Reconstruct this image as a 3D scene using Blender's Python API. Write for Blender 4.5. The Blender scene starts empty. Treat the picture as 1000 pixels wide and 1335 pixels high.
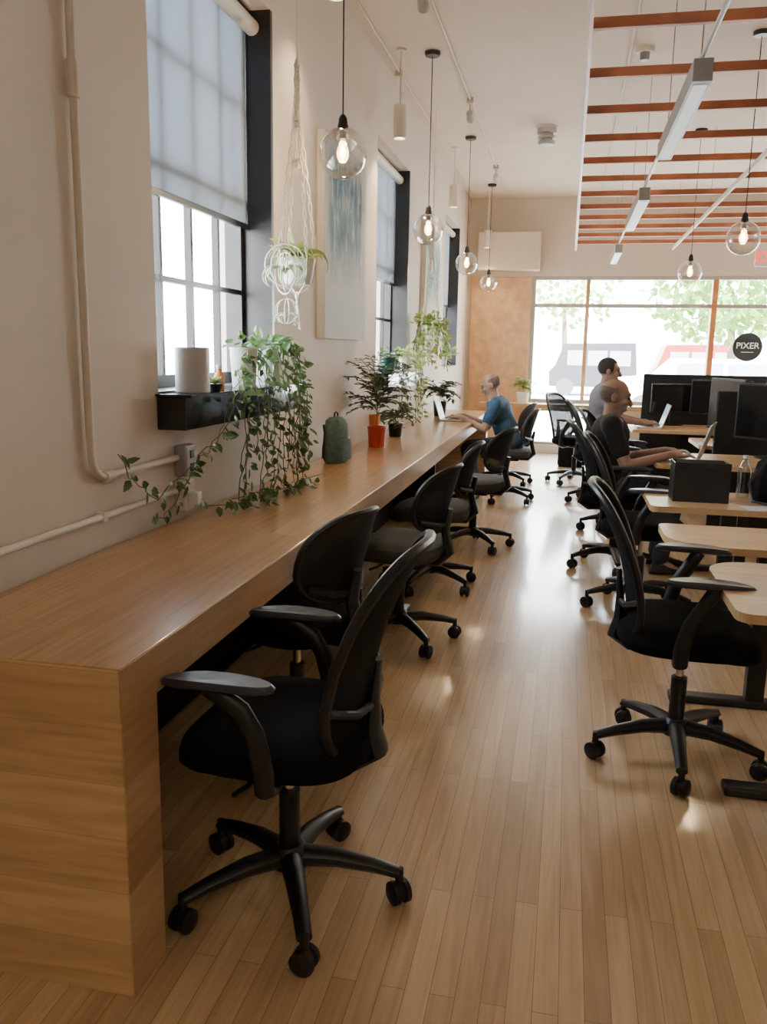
import bpy, bmesh, math, random
from mathutils import Vector, Matrix
random.seed(7)
C = bpy.context.scene.collection
PI = math.pi
# ------------------------------------------------------------------ camera
CAMZ = 1.40; F = 1100.0
TH = math.radians(10.79); PS = math.radians(12.02); RO = 0.017
Fv = Vector((-math.sin(PS)*math.cos(TH), math.cos(PS)*math.cos(TH), -math.sin(TH)))
R0 = Vector((math.cos(PS), math.sin(PS), 0)); U0 = R0.cross(Fv)
Rv = math.cos(RO)*R0 + math.sin(RO)*U0; Uv = -math.sin(RO)*R0 + math.cos(RO)*U0
cam = bpy.data.cameras.new('camera'); co = bpy.data.objects.new('camera', cam); C.objects.link(co)
M = Matrix((Rv, Uv, -Fv)).transposed().to_4x4(); M.translation = Vector((0, 0, CAMZ)); co.matrix_world = M
cam.sensor_fit = 'VERTICAL'; cam.sensor_height = 24; cam.lens = 24*F/1335; cam.clip_start = .05; cam.clip_end = 300
bpy.context.scene.camera = co

# ------------------------------------------------------------------ materials
def newmat(name):
    m = bpy.data.materials.new(name); m.use_nodes = True
    nt = m.node_tree; b = nt.nodes['Principled BSDF']
    return m, nt, b
def lk(nt, a, b): nt.links.new(a, b)
def mat(name, col, rough=.5, metal=0, var=.12, scale=8, bump=0, emit=None, es=0, trans=0, spec=None, alpha=1, tcol=None):
    m, nt, b = newmat(name)
    b.inputs['Roughness'].default_value = rough; b.inputs['Metallic'].default_value = metal
    if spec is not None: b.inputs['Specular IOR Level'].default_value = spec
    tc = nt.nodes.new('ShaderNodeTexCoord'); n = nt.nodes.new('ShaderNodeTexNoise'); n.inputs['Scale'].default_value = scale
    n.inputs['Detail'].default_value = 4
    lk(nt, tc.outputs['Object'], n.inputs['Vector'])
    cr = nt.nodes.new('ShaderNodeValToRGB')
    cr.color_ramp.elements[0].position = .3; cr.color_ramp.elements[1].position = .7
    cr.color_ramp.elements[0].color = (*[c*(1-var) for c in col], 1); cr.color_ramp.elements[1].color = (*[min(1, c*(1+var)) for c in col], 1)
    lk(nt, n.outputs['Fac'], cr.inputs['Fac']); lk(nt, cr.outputs['Color'], b.inputs['Base Color'])
    if bump:
        bp = nt.nodes.new('ShaderNodeBump'); bp.inputs['Strength'].default_value = bump; bp.inputs['Distance'].default_value = .004
        lk(nt, n.outputs['Fac'], bp.inputs['Height']); lk(nt, bp.outputs['Normal'], b.inputs['Normal'])
    if emit: b.inputs['Emission Color'].default_value = (*emit, 1); b.inputs['Emission Strength'].default_value = es
    out = nt.nodes['Material Output']; last = b.outputs[0]
    if trans:
        mx = nt.nodes.new('ShaderNodeMixShader'); t = nt.nodes.new('ShaderNodeBsdfTranslucent'); t.inputs['Color'].default_value = (*(tcol or col), 1); mx.inputs[0].default_value = trans
        lk(nt, last, mx.inputs[1]); lk(nt, t.outputs[0], mx.inputs[2]); last = mx.outputs[0]
    if alpha < 1:
        mx = nt.nodes.new('ShaderNodeMixShader'); t = nt.nodes.new('ShaderNodeBsdfTransparent'); mx.inputs[0].default_value = 1-alpha
        lk(nt, last, mx.inputs[1]); lk(nt, t.outputs[0], mx.inputs[2]); last = mx.outputs[0]
    lk(nt, last, out.inputs['Surface'])
    return m
def glassmat(name, tint=(1, 1, 1), refl=.08):
    m, nt, b = newmat(name); nt.nodes.remove(b); out = nt.nodes['Material Output']
    t = nt.nodes.new('ShaderNodeBsdfTransparent'); t.inputs['Color'].default_value = (*tint, 1)
    g = nt.nodes.new('ShaderNodeBsdfGlossy'); g.inputs['Roughness'].default_value = .03
    lw = nt.nodes.new('ShaderNodeLayerWeight'); lw.inputs['Blend'].default_value = .35
    mr = nt.nodes.new('ShaderNodeMapRange'); mr.inputs['To Min'].default_value = refl*.3; mr.inputs['To Max'].default_value = min(1, refl*6)
    lk(nt, lw.outputs['Facing'], mr.inputs['Value'])
    mx = nt.nodes.new('ShaderNodeMixShader'); lk(nt, mr.outputs['Result'], mx.inputs[0]); lk(nt, t.outputs[0], mx.inputs[1]); lk(nt, g.outputs[0], mx.inputs[2])
    lk(nt, mx.outputs[0], out.inputs['Surface']); return m
def woodmat(name, c1, c2, axes, width, length, mortar=.0008, rough=.35, grain=.25, mcol=None, gs=1.0, off=.37, stretch=24, spec=.5, coat=0):
    m, nt, b = newmat(name); N = nt.nodes
    tc = N.new('ShaderNodeTexCoord'); sp = N.new('ShaderNodeSeparateXYZ'); cb = N.new('ShaderNodeCombineXYZ')
    lk(nt, tc.outputs['Object'], sp.inputs[0]); lk(nt, sp.outputs[axes[0]], cb.inputs[0]); lk(nt, sp.outputs[axes[1]], cb.inputs[1])
    br = N.new('ShaderNodeTexBrick'); br.offset = off; br.inputs['Scale'].default_value = 1
    br.inputs['Brick Width'].default_value = length; br.inputs['Row Height'].default_value = width
    br.inputs['Mortar Size'].default_value = mortar; br.inputs['Mortar Smooth'].default_value = .3
    br.inputs['Color1'].default_value = (*c1, 1); br.inputs['Color2'].default_value = (*c2, 1)
    br.inputs['Mortar'].default_value = (*(mcol or [x*.35 for x in c1]), 1)
    lk(nt, cb.outputs[0], br.inputs['Vector'])
    mp = N.new('ShaderNodeMapping'); mp.inputs['Scale'].default_value = (1.2*gs, stretch*gs, 1)
    lk(nt, cb.outputs[0], mp.inputs['Vector'])
    n = N.new('ShaderNodeTexNoise'); n.inputs['Scale'].default_value = 2.2; n.inputs['Detail'].default_value = 6; n.inputs['Distortion'].default_value = .8
    lk(nt, mp.outputs[0], n.inputs['Vector'])
    cr = N.new('ShaderNodeValToRGB'); cr.color_ramp.elements[0].position = .3; cr.color_ramp.elements[1].position = .7
    cr.color_ramp.elements[0].color = (1-grain, 1-grain*1.1, 1-grain*1.25, 1); cr.color_ramp.elements[1].color = (1, 1, 1, 1)
    lk(nt, n.outputs['Fac'], cr.inputs['Fac'])
    mx = N.new('ShaderNodeMix'); mx.data_type = 'RGBA'; mx.blend_type = 'MULTIPLY'; mx.inputs[0].default_value = 1
    lk(nt, br.outputs['Color'], mx.inputs[6]); lk(nt, cr.outputs['Color'], mx.inputs[7])
    lk(nt, mx.outputs[2], b.inputs['Base Color'])
    b.inputs['Roughness'].default_value = rough
    b.inputs['Specular IOR Level'].default_value = spec
    if coat: b.inputs['Coat Weight'].default_value = coat; b.inputs['Coat Roughness'].default_value = .12
    return m
M_ = {}
M_['wall'] = mat('wall_paint', (.64, .565, .49), .75, var=.03, scale=3, bump=.15)
M_['ceil'] = mat('ceiling_paint', (.74, .66, .58), .8, var=.03, scale=2)
M_['floor'] = woodmat('floor_maple', (.72, .52, .30), (.52, .355, .19), (1, 0), .056, 1.0, .0008, .34, .24, (.22, .13, .06), spec=.4, coat=.75)
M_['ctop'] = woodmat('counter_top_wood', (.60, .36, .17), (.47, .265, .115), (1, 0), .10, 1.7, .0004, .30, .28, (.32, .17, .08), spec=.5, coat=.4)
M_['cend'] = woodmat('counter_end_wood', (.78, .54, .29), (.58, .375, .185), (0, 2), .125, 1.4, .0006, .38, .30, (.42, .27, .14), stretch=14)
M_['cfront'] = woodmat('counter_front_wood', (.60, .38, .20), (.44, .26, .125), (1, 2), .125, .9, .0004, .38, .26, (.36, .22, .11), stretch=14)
M_['desk'] = woodmat('desk_wood', (.66, .46, .25), (.56, .37, .19), (0, 1), .09, 1.2, .0003, .35, .2, (.4, .25, .12))
M_['slat'] = mat('canopy_slat_wood', (.38, .13, .058), .5, var=.25, scale=5)
M_['edge'] = mat('copper_red_rail', (.45, .12, .06), .4, var=.15, scale=5)
M_['ply'] = mat('plywood', (.54, .33, .18), .55, var=.18, scale=9, bump=.05)
M_['orangewood'] = mat('orange_wood', (.55, .22, .08), .5, var=.15)
M_['black'] = mat('black_plastic', (.010, .011, .014), .42, var=.15)
M_['blackm'] = mat('black_metal', (.012, .012, .014), .35, metal=0, var=.1)
M_['gloss'] = mat('glossy_black', (.008, .009, .010), .12, var=.1)
M_['dark'] = mat('under_counter_shade', (.018, .015, .012), .9, var=.1, spec=.1)  # near-black colour standing in for the shade under the counter
M_['seat'] = mat('black_fabric', (.007, .008, .010), .95, var=.3, scale=180, bump=.3, spec=.12)
M_['mesh'] = mat('black_mesh', (.010, .012, .015), .8, var=.2, scale=200, alpha=.97, spec=.12)
M_['meshb'] = mat('charcoal_mesh', (.015, .018, .022), .7, var=.2, scale=200, alpha=.95, spec=.15)
M_['greyseat'] = mat('charcoal_fabric', (.045, .042, .040), .9, var=.2, scale=120)
M_['arm'] = mat('armrest_rubber', (.03, .038, .055), .35, var=.1)
M_['chrome'] = mat('chrome', (.7, .7, .7), .15, metal=1, var=.03)
M_['white'] = mat('white_paint', (.75, .71, .65), .5, var=.04)
M_['pipe'] = mat('painted_pipe', (.62, .555, .48), .55, var=.04)
M_['barpaint'] = mat('pale_frame_paint', (.42, .39, .36), .5, var=.04)
M_['whitec'] = mat('white_ceramic', (.78, .78, .76), .25, var=.03)
M_['grey'] = mat('grey_metal', (.35, .35, .36), .4, metal=.5, var=.05)
M_['lightgrey'] = mat('pale_grey_metal', (.48, .48, .48), .4, var=.04)
M_['dullgrey'] = mat('dull_grey_metal', (.27, .27, .27), .45, metal=.3, var=.05)
M_['rope'] = mat('cotton_rope', (.70, .62, .50), .9, var=.15, scale=120, bump=.3)
M_['shade'] = mat('shade_fabric', (.27, .29, .32), .9, var=.03, scale=150, trans=.045, tcol=(.50, .62, .78))
M_['glass'] = glassmat('window_glass', (.97, .99, 1), .05)
M_['globe'] = glassmat('globe_glass', (.97, .96, .94), .19)
M_['bulb'] = mat('warm_bulb', (1, .8, .5), .4, emit=(1, .72, .38), es=60)
M_['bulbglass'] = mat('bulb_glass', (1, .85, .6), .2, emit=(1, .66, .34), es=2.6, alpha=.4)
M_['led'] = mat('led_diffuser', (.6, .6, .6), .5, emit=(.85, .92, 1), es=.5)
M_['spotlens'] = mat('spot_lens', (1, .9, .7), .5, emit=(1, .85, .6), es=14)
M_['leaf'] = mat('pothos_leaf', (.09, .165, .052), .42, var=.6, scale=14, trans=.25)
M_['leafl'] = mat('light_leaf', (.30, .37, .11), .5, var=.35, scale=9, trans=.35)
M_['leafd'] = mat('dark_leaf', (.04, .085, .036), .45, var=.4, scale=9, trans=.2)
M_['blade'] = mat('striped_blade', (.50, .56, .38), .5, var=.3, scale=20, trans=.3)
M_['stem'] = mat('plant_stem', (.14, .14, .06), .7)
M_['soil'] = mat('potting_soil', (.04, .025, .015), .95, var=.4, scale=60)
M_['redpot'] = mat('red_pot', (.50, .05, .025), .5)
M_['orangepot'] = mat('orange_pot', (.65, .22, .05), .5)
M_['teal'] = mat('grey_green_canvas', (.085, .14, .115), .9, var=.25, scale=40, bump=.3)
M_['tealp'] = mat('teal_ceramic', (.06, .25, .25), .4)
M_['skin'] = mat('skin', (.40, .255, .19), .6, var=.12, scale=14)
M_['skin2'] = mat('skin_tan', (.31, .19, .14), .6, var=.12, scale=14)
M_['eye'] = mat('eye_dark', (.03, .02, .015), .2)
M_['hair'] = mat('dark_hair', (.03, .022, .018), .8, var=.4, scale=60)
M_['hairg'] = mat('grey_hair', (.16, .125, .105), .8, var=.3, scale=60)
M_['blue'] = mat('muted_blue_cotton', (.04, .10, .19), .85, var=.2, scale=20)
M_['blkshirt'] = mat('black_cotton', (.010, .010, .012), .9, var=.2, scale=20)
M_['lav'] = mat('grey_lavender_cotton', (.20, .19, .23), .85, var=.12, scale=20)
M_['jeans'] = mat('dark_denim', (.025, .033, .055), .85, var=.2, scale=30)
M_['alu'] = mat('aluminium', (.62, .63, .65), .3, metal=.7, var=.03)
M_['screen'] = mat('lit_screen', (.2, .35, .45), .2, emit=(.5, .75, .9), es=.9)
M_['darkscreen'] = mat('dark_screen', (.01, .012, .015), .12)
M_['plastic_clear'] = glassmat('clear_plastic', (.85, .92, .95), .15)
M_['paper'] = mat('paper', (.75, .78, .85), .8, var=.05)
M_['felt'] = mat('dark_felt', (.02, .022, .025), .95, var=.2, scale=80)
M_['signblk'] = mat('sign_black', (.03, .04, .05), .5)
M_['signtxt'] = mat('sign_white', (.9, .9, .9), .5, emit=(1, 1, 1), es=.5)
M_['red'] = mat('exit_red', (.7, .02, .02), .5, emit=(1, .03, .03), es=2.5)
M_['asphalt'] = mat('asphalt', (.45, .45, .45), .9, var=.1, scale=3)
M_['concrete'] = mat('concrete', (.66, .64, .60), .9, var=.08, scale=3)
M_['carw'] = mat('white_car_paint', (.85, .85, .85), .25)
M_['carr'] = mat('red_car_paint', (.16, .018, .016), .3)
M_['card'] = mat('dark_car_paint', (.025, .025, .03), .3)
M_['cargl'] = mat('car_glass', (.22, .24, .25), .15)
M_['pane'] = mat('pale_window_panes', (.48, .50, .50), .3)
M_['tyre'] = mat('tyre_rubber', (.05, .05, .05), .8)
M_['facade'] = mat('pale_render', (.82, .80, .77), .85, var=.05, scale=2)
M_['bark'] = mat('bark', (.12, .08, .05), .9, var=.3, scale=20)
M_['treeleaf'] = mat('tree_leaf', (.15, .26, .05), .6, var=.4, scale=2, trans=.4)
def paintmat():
    m, nt, b = newmat('abstract_canvas'); N = nt.nodes
    tc = N.new('ShaderNodeTexCoord'); mp = N.new('ShaderNodeMapping'); mp.inputs['Scale'].default_value = (1, 6, 2.2)
    lk(nt, tc.outputs['Object'], mp.inputs['Vector'])
    n = N.new('ShaderNodeTexNoise'); n.inputs['Scale'].default_value = 1.9; n.inputs['Detail'].default_value = 7; n.inputs['Roughness'].default_value = .65
    lk(nt, mp.outputs[0], n.inputs['Vector'])
    cr = N.new('ShaderNodeValToRGB'); e = cr.color_ramp.elements
    e[0].position = .38; e[0].color = (.02, .06, .10, 1); e[1].position = .64; e[1].color = (.52, .56, .56, 1)
    x = e.new(.48); x.color = (.07, .17, .23, 1); x = e.new(.56); x.color = (.24, .33, .37, 1)
    lk(nt, n.outputs['Fac'], cr.inputs['Fac'])
    sp = N.new('ShaderNodeSeparateXYZ'); lk(nt, tc.outputs['Object'], sp.inputs[0])
    r1 = N.new('ShaderNodeMapRange'); r1.inputs['From Min'].default_value = .30; r1.inputs['From Max'].default_value = .60; lk(nt, sp.outputs[2], r1.inputs['Value'])
    r2 = N.new('ShaderNodeMapRange'); r2.inputs['From Min'].default_value = 1.12; r2.inputs['From Max'].default_value = .95; lk(nt, sp.outputs[2], r2.inputs['Value'])
    ab = N.new('ShaderNodeMath'); ab.operation = 'ABSOLUTE'; lk(nt, sp.outputs[1], ab.inputs[0])
    r3 = N.new('ShaderNodeMapRange'); r3.inputs['From Min'].default_value = .47; r3.inputs['From Max'].default_value = .36; lk(nt, ab.outputs[0], r3.inputs['Value'])
    mu = N.new('ShaderNodeMath'); mu.operation = 'MULTIPLY'; lk(nt, r1.outputs[0], mu.inputs[0]); lk(nt, r2.outputs[0], mu.inputs[1])
    m3 = N.new('ShaderNodeMath'); m3.operation = 'MULTIPLY'; lk(nt, mu.outputs[0], m3.inputs[0]); lk(nt, r3.outputs[0], m3.inputs[1])
    mx = N.new('ShaderNodeMix'); mx.data_type = 'RGBA'; lk(nt, m3.outputs[0], mx.inputs[0])
    mx.inputs[6].default_value = (.52, .54, .51, 1); lk(nt, cr.outputs['Color'], mx.inputs[7])
    lk(nt, mx.outputs[2], b.inputs['Base Color']); b.inputs['Roughness'].default_value = .7; b.inputs['Specular IOR Level'].default_value = .2
    return m
M_['canvas'] = paintmat()

# ------------------------------------------------------------------ mesh helpers
class MB:
    def __init__(s): s.bm = bmesh.new()
    def rings(s, rings, closed=True, caps=True):
        vs = [[s.bm.verts.new(p) for p in r] for r in rings]; n = len(vs[0])
        for a, b in zip(vs, vs[1:]):
            for i in range(n if closed else n-1):
                j = (i+1) % n
                try: s.bm.faces.new((a[i], a[j], b[j], b[i]))
                except ValueError: pass
        if caps:
            s.bm.faces.new(vs[0][::-1]); s.bm.faces.new(vs[-1])
        return s
    def quad(s, *p):
        s.bm.faces.new([s.bm.verts.new(q) for q in p]); return s
    def box(s, x0, x1, y0, y1, z0, z1, mtx=None, bev=0):
        m = Matrix.Translation(((x0+x1)/2, (y0+y1)/2, (z0+z1)/2)) @ Matrix.Diagonal((abs(x1-x0), abs(y1-y0), abs(z1-z0), 1))
        if mtx is not None: m = mtx @ m
        r = bmesh.ops.create_cube(s.bm, size=1, matrix=m)
        if bev:
            es = list({e for v in r['verts'] for e in v.link_edges})
            bmesh.ops.bevel(s.bm, geom=es, offset=bev, segments=2, profile=.5, affect='EDGES')
        return s
    def tube(s, pts, r, seg=8, closed=False, caps=True, flat=None):
        pts = [Vector(p) for p in pts]; n = len(pts)
        rs = r if isinstance(r, (list, tuple)) else [r]*n
        rings = []; up = None
        for i, p in enumerate(pts):
            a = pts[(i-1) % n] if (closed or i > 0) else p; b = pts[(i+1) % n] if (closed or i < n-1) else p
            t = (b-a).normalized()
            if up is None:
                up = Vector((0, 0, 1)) if abs(t.z) < .9 else Vector((1, 0, 0))
            sd = t.cross(up)
            if sd.length < 1e-5: sd = t.cross(Vector((0, 1, 0)))
            sd.normalize(); up = sd.cross(t).normalized()
            k = flat if flat else 1
            rings.append([p + sd*math.cos(2*PI*j/seg)*rs[i]*k + up*math.sin(2*PI*j/seg)*rs[i] for j in range(seg)])
        if closed:
            vs = [[s.bm.verts.new(q) for q in rr] for rr in rings]
            for i in range(n):
                a, b = vs[i], vs[(i+1) % n]
                for j in range(seg): s.bm.faces.new((a[j], a[(j+1) % seg], b[(j+1) % seg], b[j]))
        else: s.rings(rings, caps=caps)
        return s
    def cyl(s, p0, p1, r0, r1=None, seg=16): return s.tube([p0, p1], [r0, r0 if r1 is None else r1], seg)
    def lathe(s, prof, c=(0, 0, 0), seg=24, caps=True):
        c = Vector(c)
        return s.rings([[c+Vector((r*math.cos(2*PI*j/seg), r*math.sin(2*PI*j/seg), z)) for j in range(seg)] for r, z in prof], caps=caps)
    def ell(s, c, r, rot=None, seg=16):
        m = Matrix.Translation(Vector(c))
        if rot: m = m @ rot
        m = m @ Matrix.Diagonal((*(r if isinstance(r, (list, tuple)) else (r, r, r)), 1))
        bmesh.ops.create_uvsphere(s.bm, u_segments=seg, v_segments=max(6, seg*2//3), radius=1, matrix=m); return s
    def cap(s, p0, p1, r0, r1):
        s.cyl(p0, p1, r0, r1, 14); s.ell(p0, r0, seg=14); s.ell(p1, r1, seg=14); return s
    def leaf(s, p, d, n, L, W):
        p = Vector(p); d = Vector(d).normalized(); n = Vector(n)
        sd = d.cross(n)
        if sd.length < 1e-3: sd = d.cross(Vector((.3, .5, .8)))
        sd.normalize(); n = sd.cross(d).normalized()
        V = s.bm.verts.new
        b = V(p); m1 = V(p+d*L*.35-n*W*.15); m2 = V(p+d*L*.72-n*W*.2); t = V(p+d*L-n*L*.12)
        l1 = V(p+d*L*.28+sd*W*.5); l2 = V(p+d*L*.66+sd*W*.36); r1 = V(p+d*L*.28-sd*W*.5); r2 = V(p+d*L*.66-sd*W*.36)
        for f in ((b, m1, l1), (l1, m1, m2, l2), (l2, m2, t), (b, r1, m1), (r1, r2, m2, m1), (r2, t, m2)): s.bm.faces.new(f)
        return s
    def blade(s, p, a, L, droop, w=.005, curl=0):
        pts = []; x = 0; z = 0; el = 1.1
        n = 9
        for q in range(n+1):
            pts.append(Vector(p)+Vector((math.cos(a+curl*q/n)*x, math.sin(a+curl*q/n)*x, z)))
            x += math.cos(el)*L/n; z += math.sin(el)*L/n; el -= droop/n
        s.tube(pts, [w*.5]+[w]*(n-2)+[w*.6, w*.15], 4, flat=1)
        return s
    def clampx(s, xmin, zmin=None):
        for v in s.bm.verts:
            if v.co.x < xmin: v.co.x = xmin+random.uniform(0, .004)
            if zmin is not None and v.co.z < zmin: v.co.z = zmin+random.uniform(0, .004)
        return s
    def build(s, name, m, parent=None, smooth=True, loc=None, rot=None):
        bmesh.ops.recalc_face_normals(s.bm, faces=s.bm.faces)
        me = bpy.data.meshes.new(name); s.bm.to_mesh(me); s.bm.free()
        me.materials.append(M_[m] if isinstance(m, str) else m)
        if smooth:
            for p in me.polygons: p.use_smooth = True
            try: me.set_sharp_from_angle(angle=math.radians(38))
            except Exception: pass
        o = bpy.data.objects.new(name, me); C.objects.link(o)
        if parent: o.parent = parent
        if loc: o.location = loc
        if rot is not None: o.rotation_euler = (0, 0, rot)
        return o
def tag(o, label, cat, group=None, kind=None):
    if label: o['label'] = label
    if cat: o['category'] = cat
    if group: o['group'] = group
    if kind: o['kind'] = kind
    return o
def thing(name, label, cat, loc=(0, 0, 0), rz=0, group=None):
    o = bpy.data.objects.new(name, None); C.objects.link(o); o.location = loc; o.rotation_euler = (0, 0, rz); o.empty_display_size = .1
    return tag(o, label, cat, group)
def struct(o): o['kind'] = 'structure'; return o
def dup(root, loc, rz=None, label=None, group=None):
    r = root.copy(); C.objects.link(r); r.location = loc
    if rz is not None: r.rotation_euler = (0, 0, rz)
    if label: r['label'] = label
    if group: r['group'] = group
    for ch in list(root.children):
        c = ch.copy(); C.objects.link(c); c.parent = r
        for g in list(ch.children):
            d = g.copy(); C.objects.link(d); d.parent = c
    return r
def bake(o):
    dg = bpy.context.evaluated_depsgraph_get(); ev = o.evaluated_get(dg)
    me = bpy.data.meshes.new_from_object(ev); o.modifiers.clear(); o.data = me
    return o
def text(name, body, size, loc, rot, m, parent, depth=.003, align='CENTER'):
    cu = bpy.data.curves.new(name, 'FONT'); cu.body = body; cu.size = size; cu.extrude = depth; cu.align_x = align; cu.align_y = 'CENTER'
    t = bpy.data.objects.new(name+'_tmp', cu); C.objects.link(t)
    bpy.context.view_layer.update()
    me = bpy.data.meshes.new_from_object(t.evaluated_get(bpy.context.evaluated_depsgraph_get()))
    bpy.data.objects.remove(t); me.materials.clear(); me.materials.append(M_[m])
    o = bpy.data.objects.new(name, me); C.objects.link(o); o.location = loc; o.rotation_euler = rot; o.parent = parent
    return o

# ------------------------------------------------------------------ room shell
WX = -1.45; YB = 12.3; CZ = 3.5; XR = 5.5; YF = -2.6
wins = [(2.85, 4.10), (6.39, 7.69), (9.93, 11.20)]; WZ0, WZ1 = 1.23, 2.95
b = MB(); b.box(WX-.3, XR+.2, YF-.2, YB+.2, -.1, 0); struct(b.build('floor', 'floor', smooth=False))
b = MB(); b.box(WX-.3, XR+.2, YF-.2, YB+.2, CZ, CZ+.15); struct(b.build('ceiling', 'ceil', smooth=False))
b = MB(); ys = [YF-.2]
for a, c in wins: ys += [a, c]
ys.append(YB+.2)
for i in range(0, len(ys), 2): b.box(WX-.3, WX, ys[i], ys[i+1], 0, CZ)
for a, c in wins: b.box(WX-.3, WX, a, c, 0, WZ0); b.box(WX-.3, WX, a, c, WZ1, CZ)
struct(b.build('wall_left', 'wall', smooth=False))
b = MB(); b.box(XR, XR+.2, YF, YB, 0, CZ); struct(b.build('wall_right', 'wall', smooth=False))
b = MB(); b.box(WX, XR, YF-.2, YF, 0, CZ); struct(b.build('wall_front', 'wall', smooth=False))
GX0, GX1, GZ0, GZ1 = -.55, 5.3, .72, 2.46
LX0, LX1, LZ0, LZ1 = -.50, .48, .12, .64
b = MB(); b.box(WX, GX0, YB, YB+.2, 0, CZ); b.box(GX0, XR, YB, YB+.2, GZ1, CZ); b.box(GX1, XR, YB, YB+.2, GZ0, GZ1)
b.box(GX0, LX0, YB, YB+.2, 0, GZ0); b.box(LX1, XR, YB, YB+.2, 0, GZ0); b.box(LX0, LX1, YB, YB+.2, 0, LZ0); b.box(LX0, LX1, YB, YB+.2, LZ1, GZ0)
struct(b.build('wall_back', 'wall', smooth=False))
b = MB(); b.box(WX, WX+.02, YF, YB, 0, .14, bev=.004); struct(b.build('baseboard_left', 'white', smooth=False))
b = MB(); b.box(WX+.02, XR, YB-.02, YB, 0, .12, bev=.004); struct(b.build('baseboard_back', 'white', smooth=False))

for i, (y0, y1) in enumerate(wins):
    n = i+1
    b = MB()
    b.box(WX-.24, WX-.13, y0, y0+.03, WZ0, WZ1); b.box(WX-.24, WX+.004, y1-.03, y1, WZ0, WZ1)
    b.box(WX-.24, WX-.10, y0+.03, y1-.03, WZ1-.03, WZ1); b.box(WX-.24, WX+.004, y0+.0, y1-.03, WZ0, WZ0+.012)
    w = struct(b.build('window_%d' % n, 'blackm', smooth=False))
    b = MB(); xg = WX-.16
    zm = (WZ0+WZ1)/2
    b.box(xg-.02, xg+.02, y0+.03, y0+.07, WZ0+.012, WZ1-.03); b.box(xg-.02, xg+.02, y1-.07, y1-.03, WZ0+.012, WZ1-.03)
    b.box(xg-.02, xg+.02, y0+.07, y1-.07, WZ0+.012, WZ0+.06); b.box(xg-.02, xg+.02, y0+.07, y1-.07, WZ1-.07, WZ1-.03)
    b.box(xg-.02, xg+.02, y0+.07, y1-.07, zm-.02, zm+.02)
    b.build('sash_frame', 'blackm', w, False)
    b = MB()
    for k in (1, 2, 3):
        y = y0+.05+(y1-y0-.1)*k/4; b.box(xg-.012, xg+.018, y-.011, y+.011, WZ0+.06, zm-.02); b.box(xg-.012, xg+.018, y-.011, y+.011, zm+.02, WZ1-.07)
    for z in ((WZ0+zm)/2+.01, (WZ1+zm)/2): b.box(xg-.011, xg+.017, y0+.07, y1-.07, z-.011, z+.011)
    b.build('muntins', 'blackm', w, False)
    b = MB(); b.box(xg-.003, xg+.003, y0+.06, y1-.06, WZ0+.05, WZ1-.05); b.build('glass_pane', 'glass', w, False)
    wh = ['nearest window with the plants on its ledge', 'second window beyond the first canvas', 'farthest window on the left wall']
    s = thing('roller_shade', 'grey roller shade half lowered over the '+wh[i], 'window shade', (WX-.085, (y0+y1)/2, WZ1-.075), 0, 'roller shades on the left windows')
    hw = (y1-y0)/2-.035
    b = MB(); b.cyl((0, -hw, 0), (0, hw, 0), .036, seg=20); b.build('shade_roller', 'white', s)
    b = MB(); b.quad((-.038, -hw+.005, 2.0-WZ1+.07), (-.038, hw-.005, 2.0-WZ1+.07), (-.038, hw-.005, 0), (-.038, -hw+.005, 0))
    f = b.build('shade_fabric', 'shade', s, False)
    b = MB(); b.box(-.049, -.027, -hw+.005, hw-.005, 1.975-WZ1+.07, 2.0-WZ1+.07, bev=.003); b.build('hem_bar', 'blackm', f, False)

for i, (y0, y1) in enumerate(wins[:2]):
    s = thing('window_ledge', ['glossy black box ledge under the nearest window, holding pots', 'glossy black box ledge under the second window'][i], 'ledge', (WX, y0, 1.07), 0, 'black ledges under the windows')
    b = MB(); b.box(.001, .115, -.02, y1-y0+.02, .035, .155, bev=.004); b.build('ledge_box', 'gloss', s, False)
    b = MB(); b.box(.001, .145, -.03, y1-y0+.03, .155, .165, bev=.002); b.build('top_board', 'gloss', s, False)
LZ = 1.235; LX = WX+.075

# storefront glazing
b = MB()
b.box(GX0, GX1, YB+.02, YB+.12, GZ0, GZ0+.05); b.box(GX0, GX1, YB+.02, YB+.12, GZ1-.05, GZ1)
b.box(GX0, GX0+.05, YB+.02, YB+.12, GZ0+.05, GZ1-.05); b.box(GX1-.05, GX1, YB+.02, YB+.12, GZ0+.05, GZ1-.05)
w = struct(b.build('window_4', 'barpaint', smooth=False))
MB().box(GX0+.05, GX1-.05, YB+.01, YB+.10, 2.04, 2.09).build('transom_bar', 'barpaint', w, False)
for x in (.21, 3.5):
    b = MB(); b.box(x-.025, x+.025, YB+.005, YB+.105, GZ0+.05, GZ1-.05); b.build('mullion', 'ply', w, False)
b = MB(); b.box(1.83, 1.90, YB-.02, YB+.115, GZ0+.05, GZ1-.05); b.build('mullion', 'orangewood', w, False)
b = MB(); b.box(GX0+.04, GX1-.04, YB+.06, YB+.066, GZ0+.04, GZ1-.04); b.build('glass_pane', 'glass', w, False)
b = MB()
b.box(LX0, LX1, YB+.02, YB+.12, LZ0, LZ0+.04); b.box(LX0, LX1, YB+.02, YB+.12, LZ1-.04, LZ1); b.box(LX0, LX0+.04, YB+.02, YB+.12, LZ0+.04, LZ1-.04); b.box(LX1-.04, LX1, YB+.02, YB+.12, LZ0+.04, LZ1-.04)
w = struct(b.build('window_5', 'barpaint', smooth=False))
MB().box(LX0+.03, LX1-.03, YB+.06, YB+.066, LZ0+.03, LZ1-.03).build('glass_pane', 'glass', w, False)

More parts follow.
